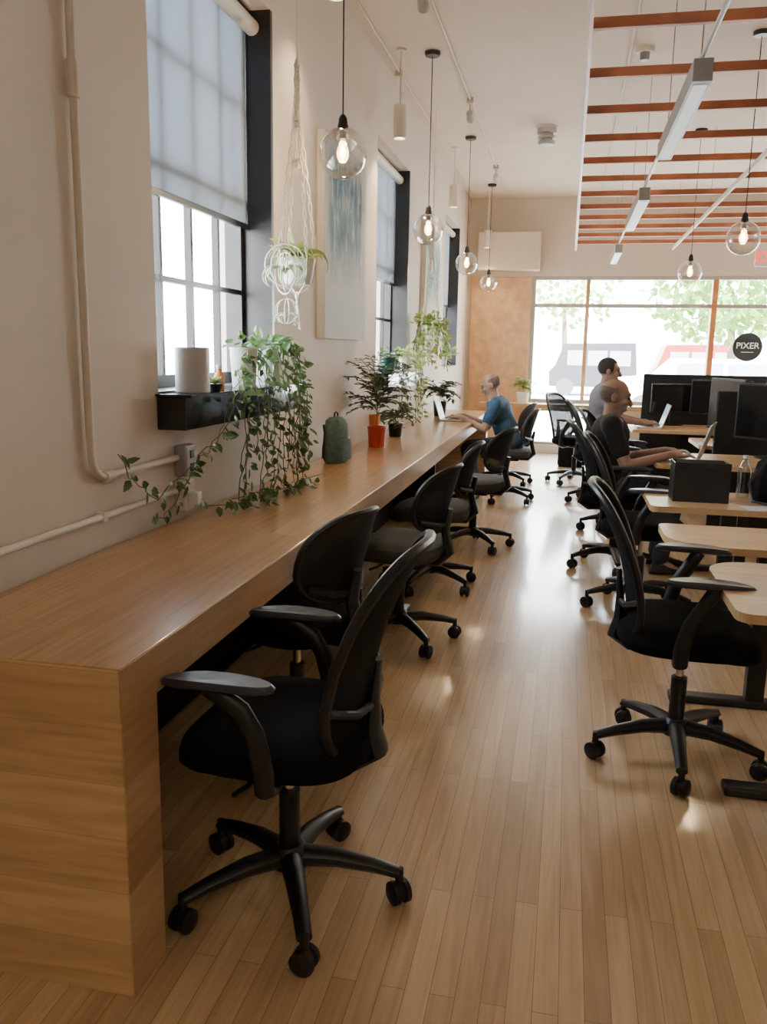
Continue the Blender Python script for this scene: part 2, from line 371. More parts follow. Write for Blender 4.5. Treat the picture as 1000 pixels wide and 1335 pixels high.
o = MB().box(-1.40, -.57, YB-.05, YB-.022, .001, 2.44, bev=.004).build('wood_panel', 'ply', smooth=False); tag(o, 'warm brown plywood panel on the back wall left of the glazing', 'wall panel')
t = thing('air_duct', 'beige box duct mounted high on the back wall above the plywood panel', 'duct', (-.98, YB-.27, 2.52))
MB().box(-.32, .52, 0, .269, 0, .5, bev=.01).build('duct_body', 'wall', t, False)
t = thing('window_bench', 'wooden bench ledge running along below the back glazing', 'bench', (0, 0, 0))
MB().box(-1.2, 4.8, YB-.42, YB-.06, .66, .72, bev=.004).build('bench_top', 'desk', t, False)
for x in (-1.0, .55, 1.6, 3.0, 4.4): MB().box(x-.03, x+.03, YB-.38, YB-.32, 0, .66).build('leg', 'desk', t, False)

# ------------------------------------------------------------------ counter
CX = -.855; CY0 = 1.47; CY1 = 9.6; CT = .758; CB = .648
t = thing('long_counter', 'long maple counter along the left wall with a waterfall end', 'counter', (0, 0, 0))
MB().box(WX+.022, CX, CY0, CY1, CB, CT, bev=.0025).build('worktop', 'ctop', t, False)
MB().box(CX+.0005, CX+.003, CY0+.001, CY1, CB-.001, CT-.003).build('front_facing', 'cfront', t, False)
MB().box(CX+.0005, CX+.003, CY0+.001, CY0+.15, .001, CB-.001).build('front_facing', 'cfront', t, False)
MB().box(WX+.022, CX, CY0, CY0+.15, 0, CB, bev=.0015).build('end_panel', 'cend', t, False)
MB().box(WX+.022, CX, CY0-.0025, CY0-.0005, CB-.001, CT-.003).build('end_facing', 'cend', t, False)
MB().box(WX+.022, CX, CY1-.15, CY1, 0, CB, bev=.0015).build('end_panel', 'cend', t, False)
MB().box(WX+.022, WX+.045, CY0+.151, CY1-.151, .005, CB-.001).build('back_panel', 'dark', t, False)  # added panel, paints the shade below the worktop onto the wall
for y in (4.4, 7.0): MB().box(WX+.046, WX+.40, y-.02, y+.02, 0, CB).build('support_bracket', 'blackm', t, False)

# ------------------------------------------------------------------ conduits, sockets
t = thing('wall_conduit', 'white painted pipe running low along the left wall above the counter', 'pipe')
b = MB(); b.tube([(WX+.02, YF+.05, .865), (WX+.02, 2.95, .865)], .011, 10); b.build('pipe', 'white', t)
for y in (0.2, 1.6, 2.4): MB().box(WX+.001, WX+.034, y-.012, y+.012, .85, .88).build('clip', 'white', t, False)
t = thing('drop_conduit', 'painted pipe dropping down the wall beside the nearest window and elbowing right', 'pipe')
pts = [(WX+.02, 2.35, 3.48), (WX+.02, 2.35, 1.07)]+[(WX+.02, 2.35+.08*(1-math.cos(a)), 1.07-.08*math.sin(a)) for a in [PI/8*k for k in range(1, 5)]]+[(WX+.02, 2.94, .99)]
MB().tube(pts, .013, 10).build('pipe', 'pipe', t)
MB().cyl((WX+.02, 2.35, 2.1), (WX+.02, 2.35, 2.2), .017).build('coupling', 'pipe', t)
MB().cyl((WX+.02, 2.42, .99), (WX+.02, 2.47, .99), .018).build('coupling', 'pipe', t)
t = thing('switch_box', 'grey metal socket box at the end of the elbowed pipe', 'electrical box', (WX, 3.0, .975))
MB().box(.001, .05, -.045, .045, -.06, .06, bev=.006).build('box', 'grey', t, False)
p = MB().box(.05, .054, -.04, .04, -.055, .055, bev=.002).build('cover_plate', 'lightgrey', t, False)
MB().box(.054, .058, -.015, .015, .01, .04).build('socket', 'black', p, False); MB().box(.054, .058, -.015, .015, -.04, -.01).build('socket', 'black', p, False)
t = thing('wall_outlet', 'white outlet low on the wall just above the counter', 'electrical box', (WX, 3.0, .84))
MB().box(.001, .045, -.04, .04, -.06, .06, bev=.006).build('box', 'white', t, False)
MB().box(.045, .085, -.02, .02, -.035, .015, bev=.005).build('plug', 'whitec', t, False)

# ------------------------------------------------------------------ paintings
def painting(y0, y1, z0, z1, label):
    t = thing('canvas_painting', label, 'painting', (WX, (y0+y1)/2, z0), 0, 'abstract canvases between the windows')
    h = (y1-y0)/2
    MB().box(.0005, .045, -h, h, 0, z1-z0).build('stretcher_edge', 'white', t, False)
    MB().box(.0452, .048, -h+.001, h-.001, .001, z1-z0-.001).build('canvas_face', 'canvas', t, False)
painting(4.85, 5.85, 1.47, 2.62, 'tall pale abstract canvas with blue streaks, nearest on the wall')
painting(8.35, 9.35, 1.47, 2.62, 'farther abstract blue canvas between the second and third windows')

# ------------------------------------------------------------------ pendants
GZ = 2.29
def make_pendant(label, x, y, dz=0):
    t = thing('globe_pendant', label, 'pendant light', (x, y, CZ), 0, None)
    MB().lathe([(.001, -.03), (.05, -.028), (.056, -.012), (.056, -.0005)], caps=True).build('ceiling_rose', 'black', t)
    g = GZ-CZ+dz
    MB().cyl((0, 0, -.028), (0, 0, g+.165), .0035, seg=6).build('cord', 'black', t)
    sk = MB().lathe([(.006, g+.17), (.012, g+.165), (.02, g+.15), (.022, g+.13), (.026, g+.115), (.026, g+.10), (.016, g+.095), (.016, g+.065), (.001, g+.065)], seg=16).build('socket', 'black', t)
    b = MB(); n = 14
    b.lathe([(.113*math.sin(a), g-.113*math.cos(a)) for a in [0.03+(PI-.26)*k/n for k in range(n+1)]], seg=32, caps=False); b.build('glass_globe', 'globe', t)
    b = MB(); b.lathe([(.001, g-.040), (.014, g-.037), (.025, g-.02), (.029, g), (.024, g+.025), (.013, g+.045), (.012, g+.065)], seg=16, caps=False); bu = b.build('bulb', 'bulbglass', t)
    b = MB(); b.lathe([(.001, g-.02), (.011, g-.012), (.014, g+.008), (.008, g+.03), (.001, g+.036)], seg=10, caps=False); b.build('filament', 'bulb', bu)
    return t
PX = -1.07
p0 = make_pendant('clear glass globe pendant nearest the viewer, in front of the big window', PX, 3.99)
p0['group'] = 'globe pendants above the counter'
labs = ['clear globe pendant in front of the second window, next beyond the nearest', 'third globe pendant above the counter, beyond the second window', 'farthest and smallest globe pendant above the counter']
for i, y in enumerate((6.44, 8.88, 11.3)): dup(p0, (PX, y, CZ), 0, labs[i])
p1 = make_pendant('larger of the two globe pendants under the slatted canopy, at the right', 1.12, 6.4, -.09); p1['group'] = 'globe pendants on the right'
dup(p1, (1.10, 8.9, CZ), 0, 'smaller farther globe pendant under the slatted canopy')
def plight(loc, e, col=(1, .74, .44), r=.03):
    l = bpy.data.lights.new('bulb_light', 'POINT'); l.energy = e; l.color = col; l.shadow_soft_size = r
    o = bpy.data.objects.new('bulb_light', l); C.objects.link(o); o.location = loc; return o
for y in (3.99, 6.44, 8.88, 11.3): plight((PX, y, GZ-.07), 11)
for x, y in ((1.12, 6.4), (1.10, 8.9)): plight((x, y, GZ-.16), 9)

# ------------------------------------------------------------------ white cylinder spots, ceiling conduit
def spot(x, y, z, label, e=30):
    t = thing('cylinder_spot', label, 'spotlight', (x, y, CZ), 0, 'white cylinder spots along the left wall')
    h = z-CZ
    MB().lathe([(.001, -.012), (.035, -.012), (.04, -.0005)], caps=True).build('ceiling_plate', 'white', t)
    MB().cyl((0, 0, -.012), (0, 0, h+.11), .006, seg=8).build('stem', 'white', t)
    s_ = MB().lathe([(.001, h+.112), (.042, h+.11), (.046, h+.10), (.046, h-.11), (.04, h-.115), (.036, h-.10), (.001, h-.10)], seg=24, caps=False).build('cylinder_shade', 'white', t)
    MB().lathe([(.001, h-.104), (.034, h-.103)], caps=False).build('lens', 'spotlens', s_)
    l = bpy.data.lights.new('spot_lamp', 'SPOT'); l.energy = e; l.color = (1, .76, .48); l.spot_size = 1.9; l.spot_blend = .8; l.shadow_soft_size = .04
    o = bpy.data.objects.new('spot_lamp', l); C.objects.link(o); o.location = (x, y, z-.13)
spot(-1.28, 6.35, 3.02, 'white cylinder spotlight hanging between the two nearest pendants')
spot(-1.28, 9.3, 3.02, 'small white cylinder spotlight beyond the second pendant')
spot(-1.15, 11.8, 2.9, 'white cylinder spotlight near the far end of the left wall')
spot(-1.22, 4.4, 3.22, 'white cylinder spotlight above the macrame hanger')
def conduit(x, y0, y1, label, r=.009, ns=()):
    t = thing('ceiling_conduit', label, 'conduit')
    MB().cyl((x, y0, CZ-.015), (x, y1, CZ-.015), r, seg=8).build('pipe', 'pipe', t)
    for y in ns: MB().box(x-.03, x+.03, y-.03, y+.03, CZ-.045, CZ-.001, bev=.006).build('junction_box', 'pipe', t, False)
conduit(-.93, 1, 12.2, 'thin conduit on the ceiling over the counter edge', ns=(5.2, 7.6, 10.2))
conduit(-1.38, 1, 12.2, 'conduit along the top of the left wall', ns=(6.8,))
conduit(.30, 1, 12.2, 'conduit on the ceiling above the slatted canopy', ns=(4.2, 8.1))
def trackhead(x, y, label):
    t = thing('ceiling_spot', label, 'spotlight', (x, y, CZ-.045), 0, 'small ceiling spots on the conduit')
    MB().cyl((0, 0, 0), (0, 0, -.06), .01, seg=8).build('stem', 'pipe', t)
    MB().cyl((0, -.03, -.075), (0, .05, -.11), .028, .034, 16).build('lamp_head', 'lightgrey', t)
trackhead(-.93, 5.2, 'small grey spot on the ceiling conduit nearest the viewer')
trackhead(-.93, 7.6, 'small grey spot, second on the ceiling conduit')
trackhead(-.93, 10.2, 'small grey spot, farthest on the ceiling conduit')
t = thing('smoke_detector', 'slatted smoke detector on the bare ceiling left of the canopy', 'detector', (-.32, 8.6, CZ))
MB().lathe([(.001, -.02), (.095, -.02), (.10, -.0005)]).build('base_plate', 'white', t)
b = MB(); b.lathe([(.001, -.17), (.07, -.165), (.08, -.15), (.08, -.13), (.055, -.125), (.055, -.11), (.085, -.105), (.085, -.09), (.06, -.085), (.06, -.065), (.09, -.06), (.09, -.02)]); b.build('sensor_housing', 'lightgrey', t)

# ------------------------------------------------------------------ slatted canopy
PZ = 2.76
t = thing('slatted_canopy', 'suspended canopy of red brown timber slats held by thin rails', 'ceiling canopy', (0, 0, PZ))
for x in (1.22, 2.44, 3.66): 
    MB().box(x-.008, x+.008, 2.6, 11.75, -.025, .012).build('rail', 'white', t, False)
MB().box(-.004, .006, 2.6, 11.75, -.025, .02).build('edge_rail', 'white', t, False)
MB().box(.0065, .022, 2.6, 11.75, -.03, .03).build('edge_rail', 'edge', t, False)
for k in range(14):
    y = 2.73+.672*k
    MB().box(.023, 4.4, y-.016, y+.016, .0205, .066, bev=.003).build('slat', 'slat', t, False)
for x in (.0, 1.22, 2.44, 3.66):
    for y in (3.4, 6.1, 8.8, 11.4): MB().cyl((x, y, .012), (x, y, CZ-PZ-.001), .0025, seg=6).build('hanger_cable', 'grey', t)
LXX = .50; LZZ = 2.62
def linear(y0, y1, label):
    t = thing('linear_light', label, 'linear light', (LXX, (y0+y1)/2, LZZ), 0, 'linear lights under the canopy')
    h = (y1-y0)/2
    s_ = MB().box(-.042, .042, -h, h, -.045, .05, bev=.003).build('housing', 'dullgrey', t, False)
    MB().box(-.030, .030, -h+.05, h-.05, -.048, -.0455).build('diffuser', 'led', s_, False)
    for y in (-h+.1, h-.1): MB().cyl((0, y, .05), (0, y, CZ-LZZ-.001), .003, seg=6).build('suspension_cable', 'grey', t)
linear(4.15, 5.7, 'nearest long grey linear light hanging under the slatted canopy')
linear(7.1, 8.8, 'middle linear light hanging under the slatted canopy')
linear(10.6, 11.9, 'farthest linear light hanging under the slatted canopy')
o = MB().cyl((LXX, 2.2, LZZ+.07), (LXX, 11.9, LZZ+.07), .011, seg=10).build('lighting_rail', 'lightgrey'); tag(o, 'thin grey rail joining the linear lights', 'rail')
for (x, y, l) in ((.42, 4.3, 'small black and white ceiling fixture above the canopy, near'), (.40, 6.6, 'small black and white ceiling fixture above the canopy, farther')):
    t = thing('ceiling_fixture', l, 'ceiling fixture', (x, y, CZ), 0, 'small fixtures above the canopy')
    MB().lathe([(.001, -.03), (.06, -.03), (.065, -.0005)]).build('mounting_plate', 'white', t)
    MB().lathe([(.001, -.08), (.03, -.08), (.035, -.03), (.001, -.03)]).build('lamp_can', 'dullgrey', t)

# ------------------------------------------------------------------ office chair (faces -x)
def supel(a, n): 
    c, s_ = math.cos(a), math.sin(a)
    return math.copysign(abs(c)**(2/n), c), math.copysign(abs(s_)**(2/n), s_)
def make_chair(name, label, high=True, arms=True, armz=.67, seatm='seat', meshm='mesh', star=0.0, padx=-.04):
    t = thing(name, label, 'office chair')
    b = MB(); b.lathe([(.03, .085), (.045, .09), (.047, .135), (.034, .15), (.001, .15)]); b.build('base_hub', 'black', t)
    for k in range(5):
        a = star+2*PI*k/5; ca, sa = math.cos(a), math.sin(a)
        b = MB()
        rg = []
        for r, z, w, h in ((.03, .118, .030, .028), (.12, .118, .026, .024), (.22, .102, .021, .019), (.285, .086, .019, .014)):
            c = Vector((ca*r, sa*r, z)); sd = Vector((-sa, ca, 0))
            rg.append([c+sd*w*math.cos(q)+Vector((0, 0, 1))*h*math.sin(q) for q in [2*PI*j/10+PI/10 for j in range(10)]])
        b.rings(rg); b.cyl((ca*.285, sa*.285, .05), (ca*.285, sa*.285, .098), .011, seg=10); lg = b.build('base_leg', 'black', t)
        b = MB(); tw = a+.6+k*.5; d = Vector((math.cos(tw), math.sin(tw), 0)); c = Vector((ca*.285, sa*.285, .031))
        for sgn in (-1, 1):
            rr = []
            for off, r in ((.007, .02), (.009, .0305), (.022, .0305), (.028, .02)):
                cc = c+d*off*sgn; e = Vector((-d.y, d.x, 0))
                rr.append([cc+e*r*math.cos(2*PI*j/16)+Vector((0, 0, 1))*r*math.sin(2*PI*j/16) for j in range(16)])
            b.rings(rr)
        b.tube([c-d*.008, c+d*.008], .024, 12); b.build('caster', 'black', lg)
    MB().cyl((0, 0, .15), (0, 0, .30), .027, seg=18).build('gas_lift_sleeve', 'black', t)
    MB().cyl((0, 0, .30), (0, 0, .405), .014, seg=14).build('gas_lift', 'chrome', t)
    b = MB(); b.box(-.10, .12, -.07, .07, .395, .435, bev=.01); b.tube([(-.03, -.07, .415), (-.03, -.2, .41), (-.05, -.24, .405)], .006, 8); b.build('tilt_mechanism', 'black', t)
    b = MB(); rg = []
    for s_, z in ((.80, .432), (.95, .438), (1, .458), (1, .475), (.97, .50), (.88, .515), (.6, .52), (.2, .517)):
        ring = []
        for j in range(40):
            c, q = supel(2*PI*j/40, 3.2); x = c*.235*s_-.01; y = q*.240*s_
            ring.append((x, y, z-(.03*max(0, (-x-.12))/.12 if z > .45 else .02*max(0, (-x-.12))/.12)))
        rg.append(ring)
    b.rings(rg); b.build('seat', seatm, t)
    z0, z1, W = (.46, .97, .225) if high else (.57, .885, .205)
    def S(w, v):
        hw = W*(.86+.16*math.sin(PI*min(1, v*.95+.05))) if high else W*(.86+.16*math.sin(PI*v))
        x = (.195+.135*v-.035*math.sin(PI*v*1.1)-.045*w*w) if high else (.20+.09*v-.09*w*w)
        return Vector((x, w*hw, z0+(z1-z0)*v))
    ex = 3.8 if high else 2.7
    N = 44; fr = []
    for j in range(N):
        c, q = supel(2*PI*j/N, ex); fr.append(S(c, .5+.5*q))
    MB().tube(fr, .0135 if high else .012, 8, closed=True).build('back_frame', 'black', t)
    b = MB(); R = 7; vs = []
    ctr = b.bm.verts.new(S(0, .5))
    for r in range(1, R+1):
        k = r/R*.985; vs.append([b.bm.verts.new(S(supel(2*PI*j/N, ex)[0]*k, .5+.5*supel(2*PI*j/N, ex)[1]*k)) for j in range(N)])
    for j in range(N):
        b.bm.faces.new((ctr, vs[0][j], vs[0][(j+1) % N]))
        for r in range(R-1): b.bm.faces.new((vs[r][j], vs[r+1][j], vs[r+1][(j+1) % N], vs[r][(j+1) % N]))
    b.build('back_panel', meshm, t)
    b = MB()
    if high:
        b.tube([(.08, 0, .41), (.18, 0, .405), (.235, 0, .44), S(0, .06)+Vector((.022, 0, 0)), S(0, .22)+Vector((.018, 0, 0)), S(0, .42)+Vector((.012, 0, 0))], [.018, .02, .02, .018, .014, .008], 10, flat=2.6)
        b.tube([S(-.95, .30), S(-.5, .22)+Vector((.016, 0, 0)), S(0, .2)+Vector((.02, 0, 0)), S(.5, .22)+Vector((.016, 0, 0)), S(.95, .30)], .011, 8)
    else:
        b.tube([(.08, 0, .42), (.20, 0, .42), (.255, 0, .47), S(0, .0)+Vector((.03, 0, 0)), S(0, .35)+Vector((.02, 0, 0))], [.022, .024, .024, .02, .014], 10, flat=1.5)
        b.tube([S(-.85, .2)+Vector((.01, 0, 0)), S(-.4, .12)+Vector((.02, 0, 0)), S(0, .1)+Vector((.025, 0, 0)), S(.4, .12)+Vector((.02, 0, 0)), S(.85, .2)+Vector((.01, 0, 0))], .013, 8)
    b.build('back_support', 'black', t)
    if arms:
        for sg in (-1, 1):
            y = sg*.258; b = MB()
            b.tube([(.03, sg*.10, .42), (.03, sg*.21, .415), (.03, sg*.25, .43), (.03, y, .49), (.010, y, .57), (-.02, y, .62), (padx-.02, y, armz-.022)], [.014, .016, .019, .020, .019, .019, .018], 10, flat=1.3)
            a_ = b.build('arm_support', 'black', t)
            b = MB(); rg = []
            for s_, z in ((.8, -.020), (.98, -.015), (1, -.006), (.93, .002), (.6, .004)):
                ring = []
                for j in range(28):
                    c, q = supel(2*PI*j/28, 2.6); x = c*.135*s_+padx; w = .037-.012*c*c*(1 if c < 0 else .6)
                    ring.append((x, y+q*w*s_, armz+z-.010*(c**2)*(1 if c < 0 else .5)))
                rg.append(ring)
            b.rings(rg); b.build('armrest', 'arm', a_)
    return t
def rx(d): return math.radians(d)
c1 = make_chair('office_chair', 'black mesh office chair with armrests at the near end of the counter', True, True, .69, star=rx(8), padx=-.075)
c1.location = (-.635, 1.89, 0); c1.rotation_euler = (0, 0, rx(-1))
d1 = make_chair('office_chair', 'black mesh armchair on casters facing the nearest desk at the right', True, True, .715, star=rx(18))
d1.location = (.44, 2.95, 0); d1.rotation_euler = (0, 0, rx(178))
gD = 'black armchairs along the desk row'
d1['group'] = gD
dup(d1, (.45, 4.80, 0), rx(176), 'empty black armchair between the nearest desk chair and the man in black')
dup(d1, (.36, 5.72, 0), rx(184), 'black armchair the bald man in the black shirt sits on')
dup(d1, (.45, 6.95, 0), rx(170), 'empty black armchair beyond the man in black')
dup(d1, (.34, 8.30, 0), rx(180), 'black armchair the man in the grey shirt sits on')
dup(d1, (.12, 9.5, 0), rx(150), 'empty black armchair pulled out into the aisle before the glazing')
gC = 'low backed chairs along the counter'
c2 = make_chair('office_chair', 'low backed dark chair tucked behind the nearest counter chair', False, False, seatm='seat', meshm='meshb', star=rx(20))
c2.location = (-.89, 2.74, 0); c2.rotation_euler = (0, 0, rx(-18)); c2['group'] = gC
c3 = make_chair('office_chair', 'low backed chair with a charcoal seat, third along the counter', False, False, seatm='greyseat', meshm='meshb', star=rx(-40))
c3.location = (-.75, 3.92, 0); c3.rotation_euler = (0, 0, rx(-12)); c3['group'] = gC
dup(c3, (-.75, 4.92, 0), rx(4), 'low backed chair, fourth along the counter')
dup(c3, (-.62, 6.05, 0), rx(-14), 'low backed chair next to the man in blue on the near side')
dup(c3, (-.53, 8.1, 0), rx(0), 'low backed chair the man in the blue shirt sits on')
dup(c3, (-.60, 9.2, 0), rx(-6), 'low backed chair at the far end of the counter past the man in blue')

# ------------------------------------------------------------------ desks
def desk(x0, x1, y0, y1, z, label, rnd, fx=.40):
    t = thing('standing_desk', label, 'desk', (0, 0, 0), 0, 'wooden topped desks at the right')
    pts = []
    def arc(cx, cy, r, a0, a1): 
        for k in range(9):
            a = a0+(a1-a0)*k/8; pts.append((cx+r*math.cos(a), cy+r*math.sin(a)))
    rn, rf = rnd
    arc(x0+rn, y0+rn, rn, PI*1.5, PI); arc(x0+rf, y1-rf, rf, PI, PI/2)
    arc(x1-.03, y1-.03, .03, PI/2, 0); arc(x1-.03, y0+.03, .03, 0, -PI/2)
    MB().rings([[(x, y, z-.028) for x, y in pts], [(x, y, z) for x, y in pts]]).build('desktop', 'desk', t, False)
    ym = (y0+y1)/2
    for xx in (x0+fx, x1-.30):
        b = MB(); b.box(xx-.035, xx+.035, ym-.025, ym+.025, .03, z-.06); cl = b.build('column', 'blackm', t, False)
        b = MB(); b.box(xx-.33, xx+.33, ym-.035, ym+.035, .0, .032, bev=.008); b.build('foot', 'blackm', cl, False)
    MB().box(x0+.30, x1-.2, ym-.02, ym+.02, z-.06, z-.029).build('crossbeam', 'blackm', t, False)
desk(.50, 1.95, 2.41, 3.05, .70, 'nearest light wood desk with a rounded corner at the right edge', (.05, .14))
desk(.41, 1.95, 3.27, 3.70, .70, 'light wood desk with a rounded end just beyond the nearest desk', (.20, .04))
desk(.42, 1.95, 4.12, 4.66, .70, 'light wood desk holding the black file box', (.04, .04))
desk(.57, 2.2, 5.45, 6.15, .74, 'desk with the silver laptop the man in black types on', (.04, .04), .6)
desk(1.0, 2.4, 6.72, 7.35, .74, 'desk crowded with dark monitors behind the silver laptop', (.04, .04))
desk(.60, 2.4, 7.95, 8.75, .74, 'far desk in front of the man in grey', (.04, .04), .5)

t = thing('file_box', 'black open file box standing on the desk behind the nearest desks', 'file box', (.665, 4.38, .70))
b = MB(); 
b.box(-.13, .13, -.09, .09, 0, .006); b.box(-.13, .13, -.09, -.084, .006, .19); b.box(-.13, .13, .084, .09, .006, .19); b.box(-.13, -.124, -.084, .084, .006, .19); b.box(.124, .13, -.084, .084, .006, .19)
bs = b.build('box_shell', 'black', t, False)
MB().box(-.13, .13, -.094, -.0905, .165, .195, bev=.001).build('rim', 'blackm', bs, False)
for k in range(7): MB().box(-.11, .11, -.07+k*.02, -.064+k*.02, .0065, .175+.01*(k % 3)).build('folder', 'greyseat', t, False)
t = thing('water_bottle', 'clear plastic water bottle beside the black file box', 'bottle', (.90, 4.52, .70))
MB().lathe([(.001, 0), (.03, 0), (.033, .01), (.031, .08), (.033, .14), (.02, .175), (.012, .19), (.012, .2)], caps=False).build('bottle_body', 'plastic_clear', t)
MB().lathe([(.001, .215), (.014, .215), (.014, .2), (.001, .2)]).build('cap', 'whitec', t)
t = thing('shoulder_bag', 'slumped black bag lying on the desk at the right edge', 'bag', (1.08, 4.42, .70))
b = MB(); rg = []
for s_, z in ((.9, 0), (1, .03), (.97, .12), (.85, .19), (.6, .225), (.25, .23)):
    rg.append([(supel(2*PI*j/28, 2.8)[0]*.16*s_+.01*math.sin(j), supel(2*PI*j/28, 2.8)[1]*.11*s_+.008*math.cos(j*2), z) for j in range(28)])
b.rings(rg); b.build('bag_body', 'seat', t)
MB().tube([(-.15, -.02, .16), (-.19, -.08, .1), (-.18, -.14, .02), (-.08, -.17, .008), (.04, -.15, .008), (.1, -.10, .05)], .007, 8).build('strap', 'arm', t)
for k, (x, y, r, l) in enumerate(((.93, 4.20, .3, 'pale sheet of paper lying before the black bag'), (1.12, 4.19, -.2, 'pale sheet of paper at the right edge of the file box desk'))):
    o = MB().box(-.09, .09, -.06, .06, 0, .002).build('paper_sheet', 'paper', smooth=False, loc=(x, y, .7005), rot=r); tag(o, l, 'paper', 'papers on the desk')
def laptop(loc, rz, label, group=None, m='alu', scr='screen', k=1.0):
    t = thing('laptop', label, 'laptop', loc, rz, group)
    bs = MB().box(-.11*k, .11*k, -.155*k, .155*k, 0, .014, bev=.004).build('base', m, t, False)
    MB().box(-.07*k, .045*k, -.13*k, .13*k, .0141, .0155).build('keyboard', 'black', bs, False)
    R_ = Matrix.Translation((.112*k, 0, .012)) @ Matrix.Rotation(rx(18), 4, 'Y')
    ld = MB().box(-.003, .005, -.155*k, .155*k, 0, .215*k, R_, bev=.002).build('lid', m, t, False)
    MB().box(-.0045, -.0032, -.146*k, .146*k, .01, .205*k, R_).build('display', scr, ld, False)
    return t
laptop((.73, 5.74, .741), rx(-14), 'open silver laptop on the desk before the man in black', k=1.12)
laptop((-1.05, 8.12, CT+.001), rx(180), 'open laptop on the counter before the man in blue')
laptop((.76, 8.28, .741), 0, 'open laptop on the far desk before the man in grey')
def monitor(x, y, z, rz, label, w=.54, h=.6):
    t = thing('monitor', label, 'monitor', (x, y, z), rz, 'black monitors on the far desks')
    hs = MB().box(-w/2, w/2, -.012, .022, .12, .12+w*h, bev=.006).build('screen_housing', 'black', t, False)
    MB().box(-w/2+.012, w/2-.012, -.0135, -.0122, .135, .105+w*h).build('display', 'darkscreen', hs, False)
    MB().box(-.025, .025, .022, .04, .02, .3).build('stand_neck', 'blackm', t, False)
    MB().lathe([(.001, 0), (.11, 0), (.11, .008), (.03, .016), (.001, .016)], c=(0, .03, 0)).build('stand_base', 'blackm', t)
    return t
monitor(1.42, 8.5, .74, rx(-12), 'black monitor on the far desk right of the man in grey')
monitor(1.02, 8.62, .74, rx(15), 'black monitor partly behind another on the far desk', .46)
monitor(2.05, 8.4, .74, rx(10), 'black monitor at the right end of the far desk')
monitor(1.34, 6.0, .74, rx(-35), 'black monitor at the right edge behind the silver laptop', .50, .74)
monitor(1.22, 7.0, .74, rx(-70), 'black monitor seen almost edge on behind the silver laptop', .5, .75)
monitor(1.55, 7.12, .74, rx(-8), 'black monitor on the crowded desk, second from its left end', .56)
monitor(1.95, 3.55, .70, rx(-70), 'black monitor on the desk beyond the nearest desk')
def divider(x0, x1, y, z1, label):
    t = thing('privacy_screen', label, 'screen', ((x0+x1)/2, y, 0), 0, 'dark felt screens between the desks'); h = (x1-x0)/2
    MB().box(-h, h, -.02, .02, .12, z1, bev=.01).build('felt_panel', 'felt', t, False)
    for x in (-h+.1, h-.1):
        MB().box(x-.02, x+.02, -.15, .15, 0, .03, bev=.004).build('foot', 'blackm', t, False); 
        MB().box(x-.015, x+.015, -.012, .012, .03, .12).build('post', 'blackm', t, False)
divider(1.06, 2.6, 6.5, 1.16, 'dark felt screen standing behind the silver laptop desk')
divider(.75, 2.9, 9.0, 1.22, 'dark felt screen standing behind the far desk')

# ------------------------------------------------------------------ signs
t = thing('round_sign', 'round black sign with white lettering stuck on the back glazing', 'sign', (2.34, YB+.05, 1.535))
b = MB(); b.rings([[(.19*math.cos(2*PI*j/40), y, .19*math.sin(2*PI*j/40)) for j in range(40)] for y in (0, -.012)]); ds = b.build('disc', 'signblk', t)
text('lettering', 'PIXER', .115, (0, -.014, .015), (PI/2, 0, 0), 'signtxt', ds)
text('small_lettering', '-------', .07, (0, -.014, -.062), (PI/2, 0, 0), 'signtxt', ds)
t = thing('exit_sign', 'red lettered exit sign hanging near the right edge', 'sign', (2.37, 11.6, 2.62))
sb = MB().box(-.18, .18, -.02, .02, -.11, .11, bev=.006).build('sign_box', 'white', t, False)
text('lettering', 'EXIT', .19, (0, -.022, 0), (PI/2, 0, 0), 'red', sb)
MB().cyl((0, 0, .11), (0, 0, CZ-2.62-.001), .008, seg=8).build('hanger', 'white', t)

# ------------------------------------------------------------------ plants
def rv(s=1): return Vector((random.uniform(-s, s), random.uniform(-s, s), random.uniform(-s, s)))
def vine(fol, st, pts, L=.05, step=.03, out=Vector((1, 0, 0)), sp=.02):
    pts = [Vector(p) for p in pts]; path = []
    for i in range(len(pts)-1):
        n = max(2, int((pts[i+1]-pts[i]).length/step))
        for k in range(n): path.append(pts[i].lerp(pts[i+1], k/n)+rv(.010))
    path.append(pts[-1])
    st.tube(path, .0020, 5)
    for i, p in enumerate(path):
        if i < 2: continue
        d = (out*.6+rv(.9)); d.z -= .5
        q = p+out*random.uniform(0, sp)+rv(sp)*.5
        fol.leaf(q, d, out+rv(.5)+Vector((0, 0, .6)), L*random.uniform(.5, 1.3), L*random.uniform(.5, .9))
def mound(fol, c, r, n, L, zf=.6, up=.4):
    c = Vector(c)
    for _ in range(n):
        d = Vector((random.gauss(0, 1), random.gauss(0, 1), abs(random.gauss(0, .8))+.1)).normalized()
        k = random.uniform(.3, 1); p = c+Vector((d.x*r*k, d.y*r*k, d.z*r*k*zf))
        fol.leaf(p, d+Vector((0, 0, -.3))+rv(.5), Vector((0, 0, 1))+rv(.6), L*random.uniform(.7, 1.3), L*random.uniform(.5, .9))
def pot(t, r, h, m='whitec', taper=.8):
    p = MB().lathe([(.001, 0), (r*taper, 0), (r*taper+.003, .004), (r, h-.008), (r+.003, h-.004), (r+.002, h), (r-.006, h), (r-.008, h-.02), (.001, h-.02)], caps=False).build('pot', m, t)
    MB().lathe([(.001, h-.017), (r-.009, h-.018)], caps=False).build('soil', 'soil', p)
t = thing('planter', 'tall pale grey cylindrical planter at the near end of the window ledge', 'planter', (LX, 2.98, LZ))
MB().lathe([(.001, 0), (.06, 0), (.064, .004), (.064, .164), (.06, .168), (.056, .16), (.056, .12), (.001, .12)], caps=False).build('pot', 'lightgrey', t)
